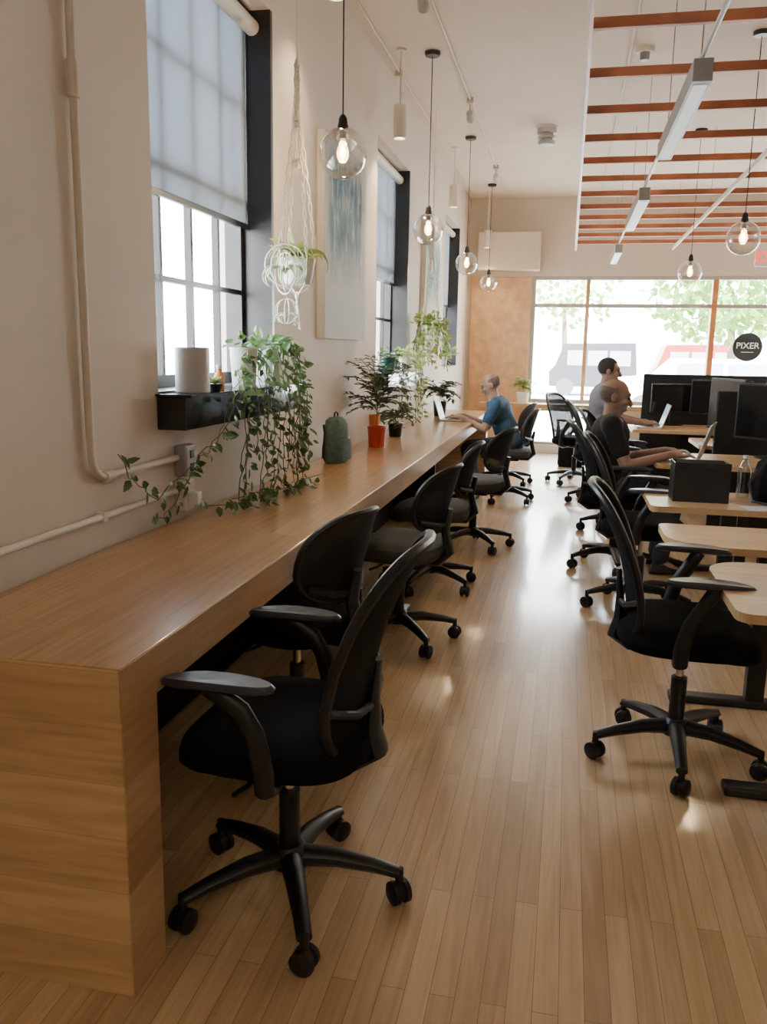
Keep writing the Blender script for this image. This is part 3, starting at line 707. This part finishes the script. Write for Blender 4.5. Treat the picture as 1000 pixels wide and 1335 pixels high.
t = thing('succulent_bowl', 'small green succulent in a low dark bowl before the grey planter', 'potted plant', (LX+.035, 3.10, LZ))
MB().lathe([(.001, 0), (.022, 0), (.033, .03), (.030, .03), (.001, .024)], caps=False).build('pot', 'blackm', t)
b = MB()
for k in range(22):
    a = k*2.4; b.leaf((0, 0, .028), (math.cos(a), math.sin(a), .4+k*.05), (0, 0, 1), .045, .022)
b.build('foliage', 'leafl', t)
t = thing('small_bottle', 'small orange bottle on the window ledge beside the grey planter', 'bottle', (LX, 3.23, LZ))
MB().lathe([(.001, 0), (.02, 0), (.021, .005), (.021, .06), (.01, .075), (.01, .085)], caps=False).build('bottle_body', 'orangepot', t)
MB().lathe([(.001, .1), (.012, .1), (.012, .084), (.001, .084)]).build('cap', 'whitec', t)
def trailing(loc, label, r, h, vines, L=.055, pm='whitec', lm='leaf', n=60, group=None, mr=.13, clamp=True, step=.03):
    t = thing('trailing_plant', label, 'potted plant', loc, 0, group)
    pot(t, r, h, pm)
    f = MB(); s_ = MB(); mound(f, (0, 0, h), mr, n, L)
    for v in vines: vine(f, s_, [(0, 0, h)]+[Vector(p)-Vector(loc) for p in v], L*.95, step)
    if clamp: f.clampx(WX+.006-loc[0], CT+.002-loc[2]); s_.clampx(WX+.006-loc[0], CT+.002-loc[2])
    f.build('foliage', lm, t)
    if vines: s_.build('stems', 'stem', t)
    return t
cz = CT+.012
vA = []
for k in range(9):
    y = 3.28+.05*k+random.uniform(-.04, .04); x = WX+.16+random.uniform(0, .04)
    zz = (cz, .9, cz, cz, 1.0, cz, .95, cz, cz)[k]
    p = [(x-.02, y+.05, LZ+.10), (x, y, 1.12), (x+.01, y-.05+random.uniform(-.06, .06), .98), (x, y-.08, zz)]
    if zz == cz: p += [(x+random.uniform(.0, .10), y-.16+random.uniform(-.14, .14), cz+.03), (x+random.uniform(-.08, .12), y-.34-random.uniform(-.2, .2), cz+.04)]
    vA.append(p)
vA.append([(WX+.17, 3.2, 1.26), (WX+.17, 3.08, 1.12), (WX+.06, 2.98, .93), (WX+.04, 2.8, .8), (WX+.05, 2.68, .79)])
vA.append([(WX+.17, 3.2, 1.26), (WX+.17, 2.95, 1.05), (WX+.06, 2.7, .88), (WX+.05, 2.52, .98), (WX+.05, 2.46, 1.06)])
trailing((LX, 3.50, LZ), 'white pot of pothos with long vines trailing from ledge to counter', .06, .17, vA, L=.048, n=16, mr=.08, step=.034)
vB = []
for k in range(11):
    y = 3.68+.026*k+random.uniform(-.03, .03); x = WX+.16+random.uniform(-.0, .06)
    e = (cz, .86, cz, .95, cz, .9, cz, cz, .88, cz, 1.0)[k]
    p = [(x-.02, y, LZ+.18), (x+.01, y+.02+random.uniform(-.03, .03), 1.2), (x+.02, y+random.uniform(-.05, .03), 1.0), (x+.01, y-.02, e)]
    if e == cz: p += [(x+random.uniform(-.05, .14), y+random.uniform(-.35, .10), cz+.03)]
    vB.append(p)
trailing((LX, 3.80, LZ), 'bushy pothos in a white pot spilling over the far end of the ledge', .065, .17, vB, L=.050, n=70, mr=.12, step=.031)
# backpack
t = thing('backpack', 'small grey green canvas backpack standing on the counter against the wall', 'backpack', (-1.30, 4.74, CT), rx(-10))
b = MB(); rg = []
for s_, z in ((.90, 0.001), (1, .02), (1.03, .08), (1, .16), (.93, .215), (.80, .245), (.5, .262), (.15, .265)):
    rg.append([(supel(2*PI*j/32, 2.8)[0]*.055*s_+.003*math.sin(3*j+z*40), supel(2*PI*j/32, 2.8)[1]*.095*s_+.003*math.cos(5*j+z*60), z) for j in range(32)])
b.rings(rg); b.build('bag_body', 'teal', t)
b = MB(); rg = []
for s_, z in ((.85, .015), (1, .025), (1.02, .10), (.85, .135)):
    rg.append([(supel(2*PI*j/24, 3.5)[0]*.014*s_+.058, supel(2*PI*j/24, 3.5)[1]*.075*s_, z) for j in range(24)])
b.rings(rg); b.build('front_pocket', 'teal', t)
MB().tube([(0, -.02, .26), (0, -.02, .285), (0, 0, .292), (0, .02, .285), (0, .02, .26)], .005, 8).build('handle', 'black', t)
for sg in (-1, 1): MB().tube([(-.04, sg*.08, .22), (-.02, sg*.105, .17), (-.03, sg*.105, .08), (-.04, sg*.085, .03)], .007, 8).build('strap', 'black', t)
def frond_plant(loc, label, r, h, pm, lm, nf, Lf, rise, L, stemh=.1, group=None, clamp=True):
    t = thing('potted_plant', label, 'potted plant', loc, 0, group); pot(t, r, h, pm)
    f = MB(); s_ = MB()
    for k in range(nf):
        a = k*2.39+random.uniform(-.2, .2); el = random.uniform(.25, 1.0); ln = Lf*random.uniform(.6, 1.1)
        z0 = h+stemh*random.uniform(.3, 1)
        pts = []
        for q in range(8):
            u = q/7; pts.append(Vector((math.cos(a)*ln*u, math.sin(a)*ln*u, z0+rise*(u**.8)*el-.10*u*u)))
        pts = [Vector((0, 0, h-.018))]+pts
        s_.tube(pts, .0025, 5)
        for q, p in enumerate(pts[2:]):
            dr = (pts[min(q+3, 8)]-pts[q+1]).normalized()
            for sg in (-1, 1):
                sd = dr.cross(Vector((0, 0, 1))).normalized()*sg
                f.leaf(p, sd+dr*.6+rv(.35), Vector((0, 0, 1))+rv(.4), L*random.uniform(.7, 1.2), L*.36)
    if clamp:
        f.clampx(WX+.006-loc[0]); s_.clampx(WX+.006-loc[0])
    f.build('foliage', lm, t); s_.build('stems', 'stem', t); return t
frond_plant((-1.25, 5.60, CT), 'feathery dark green plant in a red pot on the counter', .062, .14, 'redpot', 'leafd', 28, .26, .38, .068, .24)
t = thing('orange_cup', 'small orange cup behind the red pot', 'cup', (-1.32, 5.84, CT))
MB().lathe([(.001, 0), (.032, 0), (.04, .2), (.037, .2), (.030, .01), (.001, .01)], caps=False).build('cup_body', 'orangepot', t)
trailing((LX, 6.55, LZ), 'trailing plant in a teal pot at the near end of the second ledge', .055, .12, [[(WX+.17, 6.5+.07*k, 1.3), (WX+.18, 6.45+.08*k, 1.1), (WX+.19, 6.4+.1*k, random.uniform(.80, 1.0))] for k in range(5)], .05, 'tealp', n=45)
trailing((LX, 7.25, LZ), 'pale variegated plant in a white pot at the far end of the second ledge', .055, .12, [[(WX+.17, 7.2+.06*k, 1.3), (WX+.18, 7.2+.08*k, 1.1), (WX+.19, 7.2+.1*k, random.uniform(.80, 1.05))] for k in range(5)], .055, 'whitec', 'leafl', n=60)
frond_plant((-1.27, 6.35, CT), 'leafy green plant in a dark pot on the counter past the red pot', .055, .10, 'blackm', 'leaf', 18, .17, .18, .06, .08)
frond_plant((-1.26, 8.6, CT), 'dark leafy plant in a black pot on the counter behind the laptop', .07, .15, 'blackm', 'leafd', 22, .18, .24, .08, .1)
t = trailing((WX-.05, 10.4, WZ0+.013), 'small pale leafy plant on the sill of the farthest window', .05, .12, [], .07, 'whitec', 'leafl', n=90, mr=.17, clamp=False)
frond_plant((-.60, 12.03, .72), 'small leafy plant in a white pot on the bench by the back glazing', .09, .15, 'whitec', 'leafl', 18, .14, .22, .08, .1, clamp=False)

def macrame(x, y, zt, zp, label, rp=.085, hp=.12, small=True, plabel='', lm='leafl'):
    t = thing('macrame_hanger', label, 'plant hanger', (x, y, 0))
    b = MB(); b.tube([(0, 0, CZ-.001), (0, 0, zt)], .0025, 6); b.build('hanging_cord', 'rope', t)
    zr = zp+hp
    b = MB()
    for k in range(4):
        a = PI/4+k*PI/2
        for tw in (0, 1):
            pts = []
            for q in range(41):
                u = q/40; z = zt+(zr-zt)*u; r = .006+(rp+.006)*max(0, (u-.25)/.75)**.9
                ph = u*34+tw*PI; off = .007*math.cos(ph); o2 = .007*math.sin(ph)
                pts.append((math.cos(a)*(r+off)-math.sin(a)*o2, math.sin(a)*(r+off)+math.cos(a)*o2, z))
            b.tube(pts, .004, 5)
        pts = [(math.cos(a)*(rp+.010), math.sin(a)*(rp+.010), zr), (math.cos(a)*(rp+.008), math.sin(a)*(rp+.008), zp+.05), (math.cos(a)*rp*.75, math.sin(a)*rp*.75, zp-.008), (0, 0, zp-.05)]
        b.tube(pts, .004, 5)
    for kz in (.1, .3, .5): b.ell((0, 0, zt+(zr-zt)*kz), (.013+.02*kz, .013+.02*kz, .02), seg=8)
    b.ell((0, 0, zt), (.012, .012, .03), seg=8); b.ell((0, 0, zp-.05), (.014, .014, .022), seg=8)
    for k in range(9):
        a = k*.7; b.tube([(.004*math.cos(a), .004*math.sin(a), zp-.06), (.014*math.cos(a), .014*math.sin(a), zp-.17-random.uniform(0, .04))], .002, 4)
    b.build('knotted_ropes', 'rope', t)
    p = thing('hanging_plant', plabel, 'potted plant', (x, y, zp))
    pot(p, rp, hp, 'whitec', .7)
    f = MB(); s_ = MB(); mound(f, (0, 0, hp), .11 if small else .15, 34 if small else 110, .06, .8)
    if small:
        for k in range(20): f.blade((0, 0, hp-.01), k*2.4, random.uniform(.14, .26), random.uniform(2.2, 3.6), .0035, random.uniform(-.6, .6))
    if not small:
        for k in range(20):
            a = k*.314; vine(f, s_, [(0, 0, hp), (math.cos(a)*.11, math.sin(a)*.11, hp+.01), (math.cos(a)*.15, math.sin(a)*.15, -.05), (math.cos(a)*.14, math.sin(a)*.14, -random.uniform(.1, .28))], .06)
        s_.build('stems', 'stem', p)
    f.build('foliage', lm, p)
macrame(-1.27, 3.93, 2.66, 1.70, 'cream macrame hanger knotted in front of the nearest window', plabel='small leafy plant in a white pot inside the nearest macrame hanger')
macrame(-1.26, 7.85, 2.5, 1.52, 'cream macrame hanger beyond the second window', small=False, plabel='bushy pale trailing plant in the farther macrame hanger')
t = thing('wire_ring_planter', 'white wire ring planter hanging beside the nearest macrame pot', 'plant hanger', (-1.26, 3.72, 1.77))
b = MB()
for k in range(4):
    a = k*PI/4+.2; w_ = (1, .86, .95, .8)[k]; b.tube([(math.cos(a)*.09*w_*math.cos(q), math.sin(a)*.09*w_*math.cos(q), .09*math.sin(q)-.012*k) for q in [2*PI*j/24 for j in range(24)]], .0032, 5, closed=True)
b.build('wire_rings', 'whitec', t)
b = MB(); b.tube([(0, 0, .09), (0, .1, .6), (0, .20, .95)], .0018, 5); b.build('cord', 'rope', t)
b = MB()
for k in range(16): b.blade((0, 0, -.04), k*2.4, random.uniform(.12, .24), random.uniform(2.6, 4.6), .004, random.uniform(-.8, .8))
b.build('foliage', 'blade', t)
t = thing('wire_ring_planter', 'smaller wire ring planter hanging lowest below the macrame pot', 'plant hanger', (-1.26, 3.74, 1.57))
b = MB()
for k in range(3):
    a = k*PI/3; b.tube([(math.cos(a)*.055*math.cos(q), math.sin(a)*.055*math.cos(q), .055*math.sin(q)) for q in [2*PI*j/20 for j in range(20)]], .0028, 5, closed=True)
b.build('wire_rings', 'whitec', t)
MB().cyl((0, 0, .055), (0, -.02, .105), .0018, seg=5).build('cord', 'rope', t)
b = MB()
for k in range(10): b.blade((0, 0, -.03), k*2.4, random.uniform(.07, .12), random.uniform(2.6, 4.6), .0035, random.uniform(-.8, .8))
b.build('foliage', 'blade', t)

# ------------------------------------------------------------------ people (face -x locally)
def remesh(o, vox, it=4):
    m = o.modifiers.new('r', 'REMESH'); m.mode = 'VOXEL'; m.voxel_size = vox; m.use_smooth_shade = True
    s_ = o.modifiers.new('s', 'SMOOTH'); s_.factor = .5; s_.iterations = it
    bpy.context.view_layer.update(); bake(o)
    for p in o.data.polygons: p.use_smooth = True
    return o
def person(loc, rz, label, lean, sk, shirt, pants, hair, tabz, headp=.25, longsleeve=False, raise_=0, reach=.36):
    t = thing('person', label, 'person', loc, rz)
    V = Vector; R = raise_
    hip = V((0, 0, .585)); lx = -lean
    waist = V((lx*.25, 0, .74+R*.4)); chest = V((lx*.62, 0, .93+R)); neckb = V((lx*.85, 0, 1.055+R)); hc = V((lx*1.0-.02, 0, 1.185+R))
    b = MB()
    b.ell(hip, (.125, .165, .10)); b.ell(waist, (.11, .145, .13)); b.ell(chest, (.115, .165, .15))
    b.cap(hip, waist, .11, .105); b.cap(waist, chest, .105, .115)
    b.ell(neckb-V((0, 0, .045)), (.075, .15, .055))
    b.cap(neckb-V((0, 0, .03)), hc-V((-.015, 0, .05)), .058, .052)
    rot = Matrix.Rotation(-headp, 4, 'Y')
    def H(x, y, z): return hc+rot.to_3x3() @ V((x, y, z))
    b.ell(H(.012, 0, .03), (.093, .074, .088), rot); b.ell(H(-.022, 0, -.025), (.066, .060, .082), rot); b.ell(H(-.045, 0, -.085), (.032, .034, .024), rot)
    b.cap(H(-.088, 0, .015), H(-.108, 0, -.022), .009, .014); b.ell(H(-.105, 0, -.03), (.013, .019, .010), rot)
    b.ell(H(-.078, 0, .038), (.018, .052, .012), rot)
    b.ell(H(-.084, 0, -.058), (.012, .026, .008), rot); b.ell(H(-.082, 0, -.07), (.011, .022, .007), rot)
    for sg in (-1, 1):
        b.ell(H(.012, sg*.082, -.002), (.02, .011, .032), rot); b.ell(H(-.06, sg*.04, -.018), (.028, .02, .022), rot)
        sh = chest+V((lx*.12, sg*.175, .085)); el = sh+V((-.10, sg*.055, -.25)); wr = V((el.x-reach*.68, sg*.13, tabz+.045))
        b.cap(chest+V((0, sg*.08, .08)), sh, .07, .058); b.cap(sh, el, .050, .038); b.cap(el, wr, .039, .025)
        pd = V((-1, -.12*sg, -.05)).normalized(); pc = wr+pd*.05
        b.cap(wr, pc, .023, .024); b.ell(pc+pd*.01, (.046, .038, .015)); 
        for q in range(4):
            y = (q-1.5)*.020; L = (.062, .074, .070, .054)[q if sg < 0 else 3-q]
            k0 = pc+pd*.035+V((0, y, .002)); k1 = k0+pd*L*.55+V((0, y*.15, .006)); k2 = k1+pd*L*.42+V((0, 0, -.016))
            b.cap(k0, k1, .0095, .0088); b.cap(k1, k2, .0088, .0075)
        k0 = pc+V((.01, -sg*.028, -.002)); k1 = k0+V((-.028, -sg*.022, -.004)); k2 = k1+V((-.026, -sg*.004, -.004))
        b.cap(k0, k1, .0115, .0100); b.cap(k1, k2, .0100, .0085)
        kn = V((-.42, sg*.13, .53)); an = V((-.36, sg*.12, .10))
        b.cap(hip+V((-.02, sg*.085, -.01)), kn, .078, .055); b.cap(kn, an, .052, .036); b.cap(an, an+V((-.12, sg*.02, -.055)), .036, .026)
    body = b.build('body', sk, t); remesh(body, .0065, 3)
    b = MB()
    b.ell(hip+V((0, 0, .03)), (.142, .178, .10)); b.ell(waist, (.125, .16, .14)); b.ell(chest, (.13, .178, .155)); b.cap(hip, waist, .125, .12); b.cap(waist, chest, .12, .128)
    b.ell(neckb-V((0, 0, .05)), (.085, .155, .052))
    for sg in (-1, 1):
        sh = chest+V((lx*.12, sg*.175, .085)); el = sh+V((-.10, sg*.055, -.25)); wr = V((el.x-reach*.68, sg*.13, tabz+.045))
        b.cap(chest+V((0, sg*.08, .085)), sh, .075, .068)
        if longsleeve: b.cap(sh, el, .064, .052); b.cap(el, el.lerp(wr, .9), .052, .038)
        else: b.cap(sh, sh.lerp(el, .62), .064, .060)
    o = b.build('shirt', shirt, t); remesh(o, .010, 5)
    b = MB(); b.ell(hip+V((0, 0, -.01)), (.138, .176, .095))
    for sg in (-1, 1):
        kn = V((-.42, sg*.13, .53)); an = V((-.36, sg*.12, .10))
        b.cap(hip+V((-.02, sg*.085, -.01)), kn, .088, .068); b.cap(kn, an+V((0, 0, .03)), .066, .054)
    o = b.build('trousers', pants, t); remesh(o, .011, 5)
    for sg in (-1, 1):
        b = MB(); rg = []
        for x, w, h in ((.06, .02, .03), (.045, .036, .075), (-.02, .042, .085), (-.10, .046, .055), (-.16, .042, .042), (-.195, .02, .03)):
            rg.append([V((-.36+x, sg*.125+w*math.cos(a), .024+max(0, h*(.5+.5*math.sin(a))))) for a in [2*PI*j/14 for j in range(14)]])
        b.rings(rg); b.build('shoe', 'black', t)
        MB().ell(H(-.083, sg*.030, .012), (.008, .011, .007), rot, 10).build('eye', 'eye', t)
    if hair:
        b = MB(); inv = rot.inverted().to_3x3()
        if hair == 'hair':
            b.ell(H(.020, 0, .042), (.096, .081, .090), rot, 32)
            b2 = [v for v in b.bm.verts if ((inv @ (v.co-hc)).x < -.035 and (inv @ (v.co-hc)).z < .075) or (inv @ (v.co-hc)).z < -.03]
        else:   # short hair round the sides and back of a bald crown
            b.ell(H(.013, 0, .028), (.0965, .0775, .0905), rot, 40)
            b2 = [v for v in b.bm.verts if (inv @ (v.co-hc)).x < -.012 or (inv @ (v.co-hc)).z > .062 or (inv @ (v.co-hc)).z < -.036]
        bmesh.ops.delete(b.bm, geom=b2, context='VERTS'); b.build('hair', hair, t)
    return t
pm = person((-.50, 8.1, .0), 0, 'balding man in a blue short sleeved shirt typing at the counter', .20, 'skin', 'blue', 'jeans', 'hairg', CT+.04, .45, raise_=-.03)
pm.scale = (.95, .95, .95)
person((.29, 5.72, -.02), PI, 'bald man in a black short sleeved shirt typing on a silver laptop', -.0, 'skin2', 'blkshirt', 'jeans', 'hairg', .76, .2, raise_=-.035, reach=.40)
person((.30, 8.30, -.02), PI, 'dark haired man in a grey shirt sitting at the far desk', .06, 'skin2', 'lav', 'jeans', 'hair', .76, .1, raise_=.08, reach=.38)
t = thing('tote_bag', 'black bag standing on the floor below the back bench', 'bag', (.10, 10.9, 0))
b = MB(); rg = []
for s_, z in ((.92, 0.001), (1, .03), (.98, .25), (.85, .33)):
    rg.append([(supel(2*PI*j/28, 3.2)[0]*.17*s_, supel(2*PI*j/28, 3.2)[1]*.09*s_, z) for j in range(28)])
b.rings(rg); b.build('bag_body', 'seat', t)
for sg in (-1, 1): MB().tube([(-.07, sg*.05, .32), (-.05, sg*.05, .43), (.05, sg*.05, .43), (.07, sg*.05, .32)], .007, 8).build('handle', 'black', t)

# ------------------------------------------------------------------ outside
b = MB(); b.box(-60, 60, YB+.3, 19, -.2, -.05); b.box(-30, WX-.4, -30, YB+.3, -.2, -.05); struct(b.build('floor_pavement', 'concrete', smooth=False))
b = MB(); b.box(-60, 60, 19, 40, -.3, -.15); struct(b.build('floor_street', 'asphalt', smooth=False))
def car(x, y, col, label, van=False):
    t = thing('parked_car', label, 'car', (x, y, -.15), 0, 'vehicles parked across the street')
    H1 = 1.0; H2 = 1.95 if van else 1.5
    prof = [(-2.2, .35), (-2.25, .75), (-2.1, H1), (-1.2, H1+.08), (-.75, H2), (1.5, H2), (2.05, H1+.05), (2.2, .8), (2.2, .35)]
    if van: prof = [(-1.6, .35), (-1.62, .9), (-1.4, 1.15), (-1.1, H2), (1.5, H2+.05), (1.6, 1.0), (1.6, .35)]
    b = MB(); b.rings([[(px, yy, pz) for px, pz in prof] for yy in (-.85, .85)]); b.build('car_body', col, t, False)
    for x0, x1 in (((-.95, -.3), (-.2, .5), (.6, 1.35)) if van else ((-.75, .25), (.35, 1.45))):
        z0, z1 = (1.15, 1.7) if van else (1.08, 1.40)
        MB().box(x0, x1, -.86, -.851, z0, z1).build('side_window', 'cargl', t, False)
    for xx in ((-1.0, 1.0) if van else (-1.45, 1.45)):
        for yy in (-.80, .70): MB().cyl((xx, yy-.08, .33), (xx, yy+.08, .33), .33, seg=24).build('wheel', 'tyre', t)
car(3.2, 21.5, 'carw', 'white parked car seen through the middle of the back glazing')
car(8.2, 22, 'carw', 'white car parked at the right beyond the round sign')
car(4.6, 34, 'carr', 'dark red vehicle farther back under the tree', True)
car(.9, 34, 'card', 'dark vehicle seen at the left of the back glazing', True)
def tree(x, y, h, r, label, n=900):
    t = thing('street_tree', label, 'tree', (x, y, -.15), 0, 'street trees beyond the glazing')
    MB().tube([(0, 0, 0), (.1, 0, h*.3), (0, .1, h*.6)], [.16, .13, .08], 10).build('trunk', 'bark', t)
    f = MB(); 
    for _ in range(n):
        d = Vector((random.gauss(0, 1), random.gauss(0, 1), random.gauss(0, 1))).normalized()*r*random.uniform(.45, 1)
        f.leaf(Vector((0, 0, h*.72))+Vector((d.x, d.y, d.z*.75)), rv(1), rv(1), .32, .22)
    f.build('crown', 'treeleaf', t)
tree(4.6, 27, 5.0, 2.5, 'leafy green street tree seen at the upper right of the glazing', 1300)
tree(-.3, 37, 6, 2.4, 'pale leafy street tree seen at the left of the glazing', 300)
def building(x0, x1, y0, y1, h, label, side='y'):
    t = thing('building', label, 'building', (0, 0, 0))
    MB().box(x0, x1, y0, y1, -.2, h).build('wall', 'facade', t, False)
    for k in range(8):
        for z in (1.2, 4.4, 7.0):
            b = MB()
            if side == 'y':
                w = (x1-x0)/8; xx = x0+w*(k+.5); b.box(xx-w*.2, xx+w*.2, y0-.05, y0-.002, z, z+1.4)
            else:
                w = (y1-y0)/8; yy = y0+w*(k+.5); b.box(x1+.002, x1+.05, yy-w*.2, yy+w*.2, z, z+1.4)
            b.build('window', 'pane', t, False)
building(-20, 22, 55, 59, 9, 'pale building across the street')
building(-36, -32, -5, 40, 9, 'pale building seen through the left windows', 'x')

# ------------------------------------------------------------------ light
w = bpy.data.worlds.new('world'); bpy.context.scene.world = w; w.use_nodes = True
nt = w.node_tree; bg = nt.nodes['Background']
tc = nt.nodes.new('ShaderNodeTexCoord'); sp = nt.nodes.new('ShaderNodeSeparateXYZ'); cr = nt.nodes.new('ShaderNodeValToRGB')
lk(nt, tc.outputs['Generated'], sp.inputs[0]); lk(nt, sp.outputs[2], cr.inputs['Fac'])
cr.color_ramp.elements[0].color = (1, .98, .95, 1); cr.color_ramp.elements[1].color = (.76, .87, 1, 1); cr.color_ramp.elements[1].position = .8
lk(nt, cr.outputs['Color'], bg.inputs['Color']); bg.inputs['Strength'].default_value = 30
l = bpy.data.lights.new('sun', 'SUN'); l.energy = 130; l.angle = .02; l.color = (1, .96, .9)
o = bpy.data.objects.new('sun', l); C.objects.link(o); o.rotation_euler = Vector((-.45, .55, -.9)).to_track_quat('-Z', 'Y').to_euler()
def portal(loc, d, sx, sy):
    l = bpy.data.lights.new('window_portal', 'AREA'); l.shape = 'RECTANGLE'; l.size = sx; l.size_y = sy
    try: l.cycles.is_portal = True
    except Exception: l.energy = 0
    o = bpy.data.objects.new('window_portal', l); C.objects.link(o); o.location = loc
    o.rotation_euler = d
for y0, y1 in wins: portal((WX-.26, (y0+y1)/2, (WZ0+WZ1)/2), (PI/2, 0, -PI/2), y1-y0, WZ1-WZ0)
portal(((GX0+GX1)/2, YB+.15, (GZ0+GZ1)/2), (-PI/2, 0, 0), GX1-GX0, GZ1-GZ0)
portal(((LX0+LX1)/2, YB+.15, (LZ0+LZ1)/2), (-PI/2, 0, 0), LX1-LX0, LZ1-LZ0)
def area(name, loc, target, sx, sy, e, col):
    l = bpy.data.lights.new(name, 'AREA'); l.shape = 'RECTANGLE'; l.size = sx; l.size_y = sy; l.energy = e; l.color = col
    o = bpy.data.objects.new(name, l); C.objects.link(o); o.location = loc
    o.rotation_euler = (Vector(target)-Vector(loc)).to_track_quat('-Z', 'Y').to_euler()
area('added_fill_rear', (.6, -1.6, 3.4), (.2, 1.4, 0), 2.4, 1.2, 48, (1, .81, .60))  # added fill light behind the camera, no fixture belongs here
area('added_fill_side', (4.6, 4.5, 3.35), (2.2, 5.0, 0), 1.2, 5, 24, (1, .82, .62))  # unseen fill added off to the right, not a room fixture
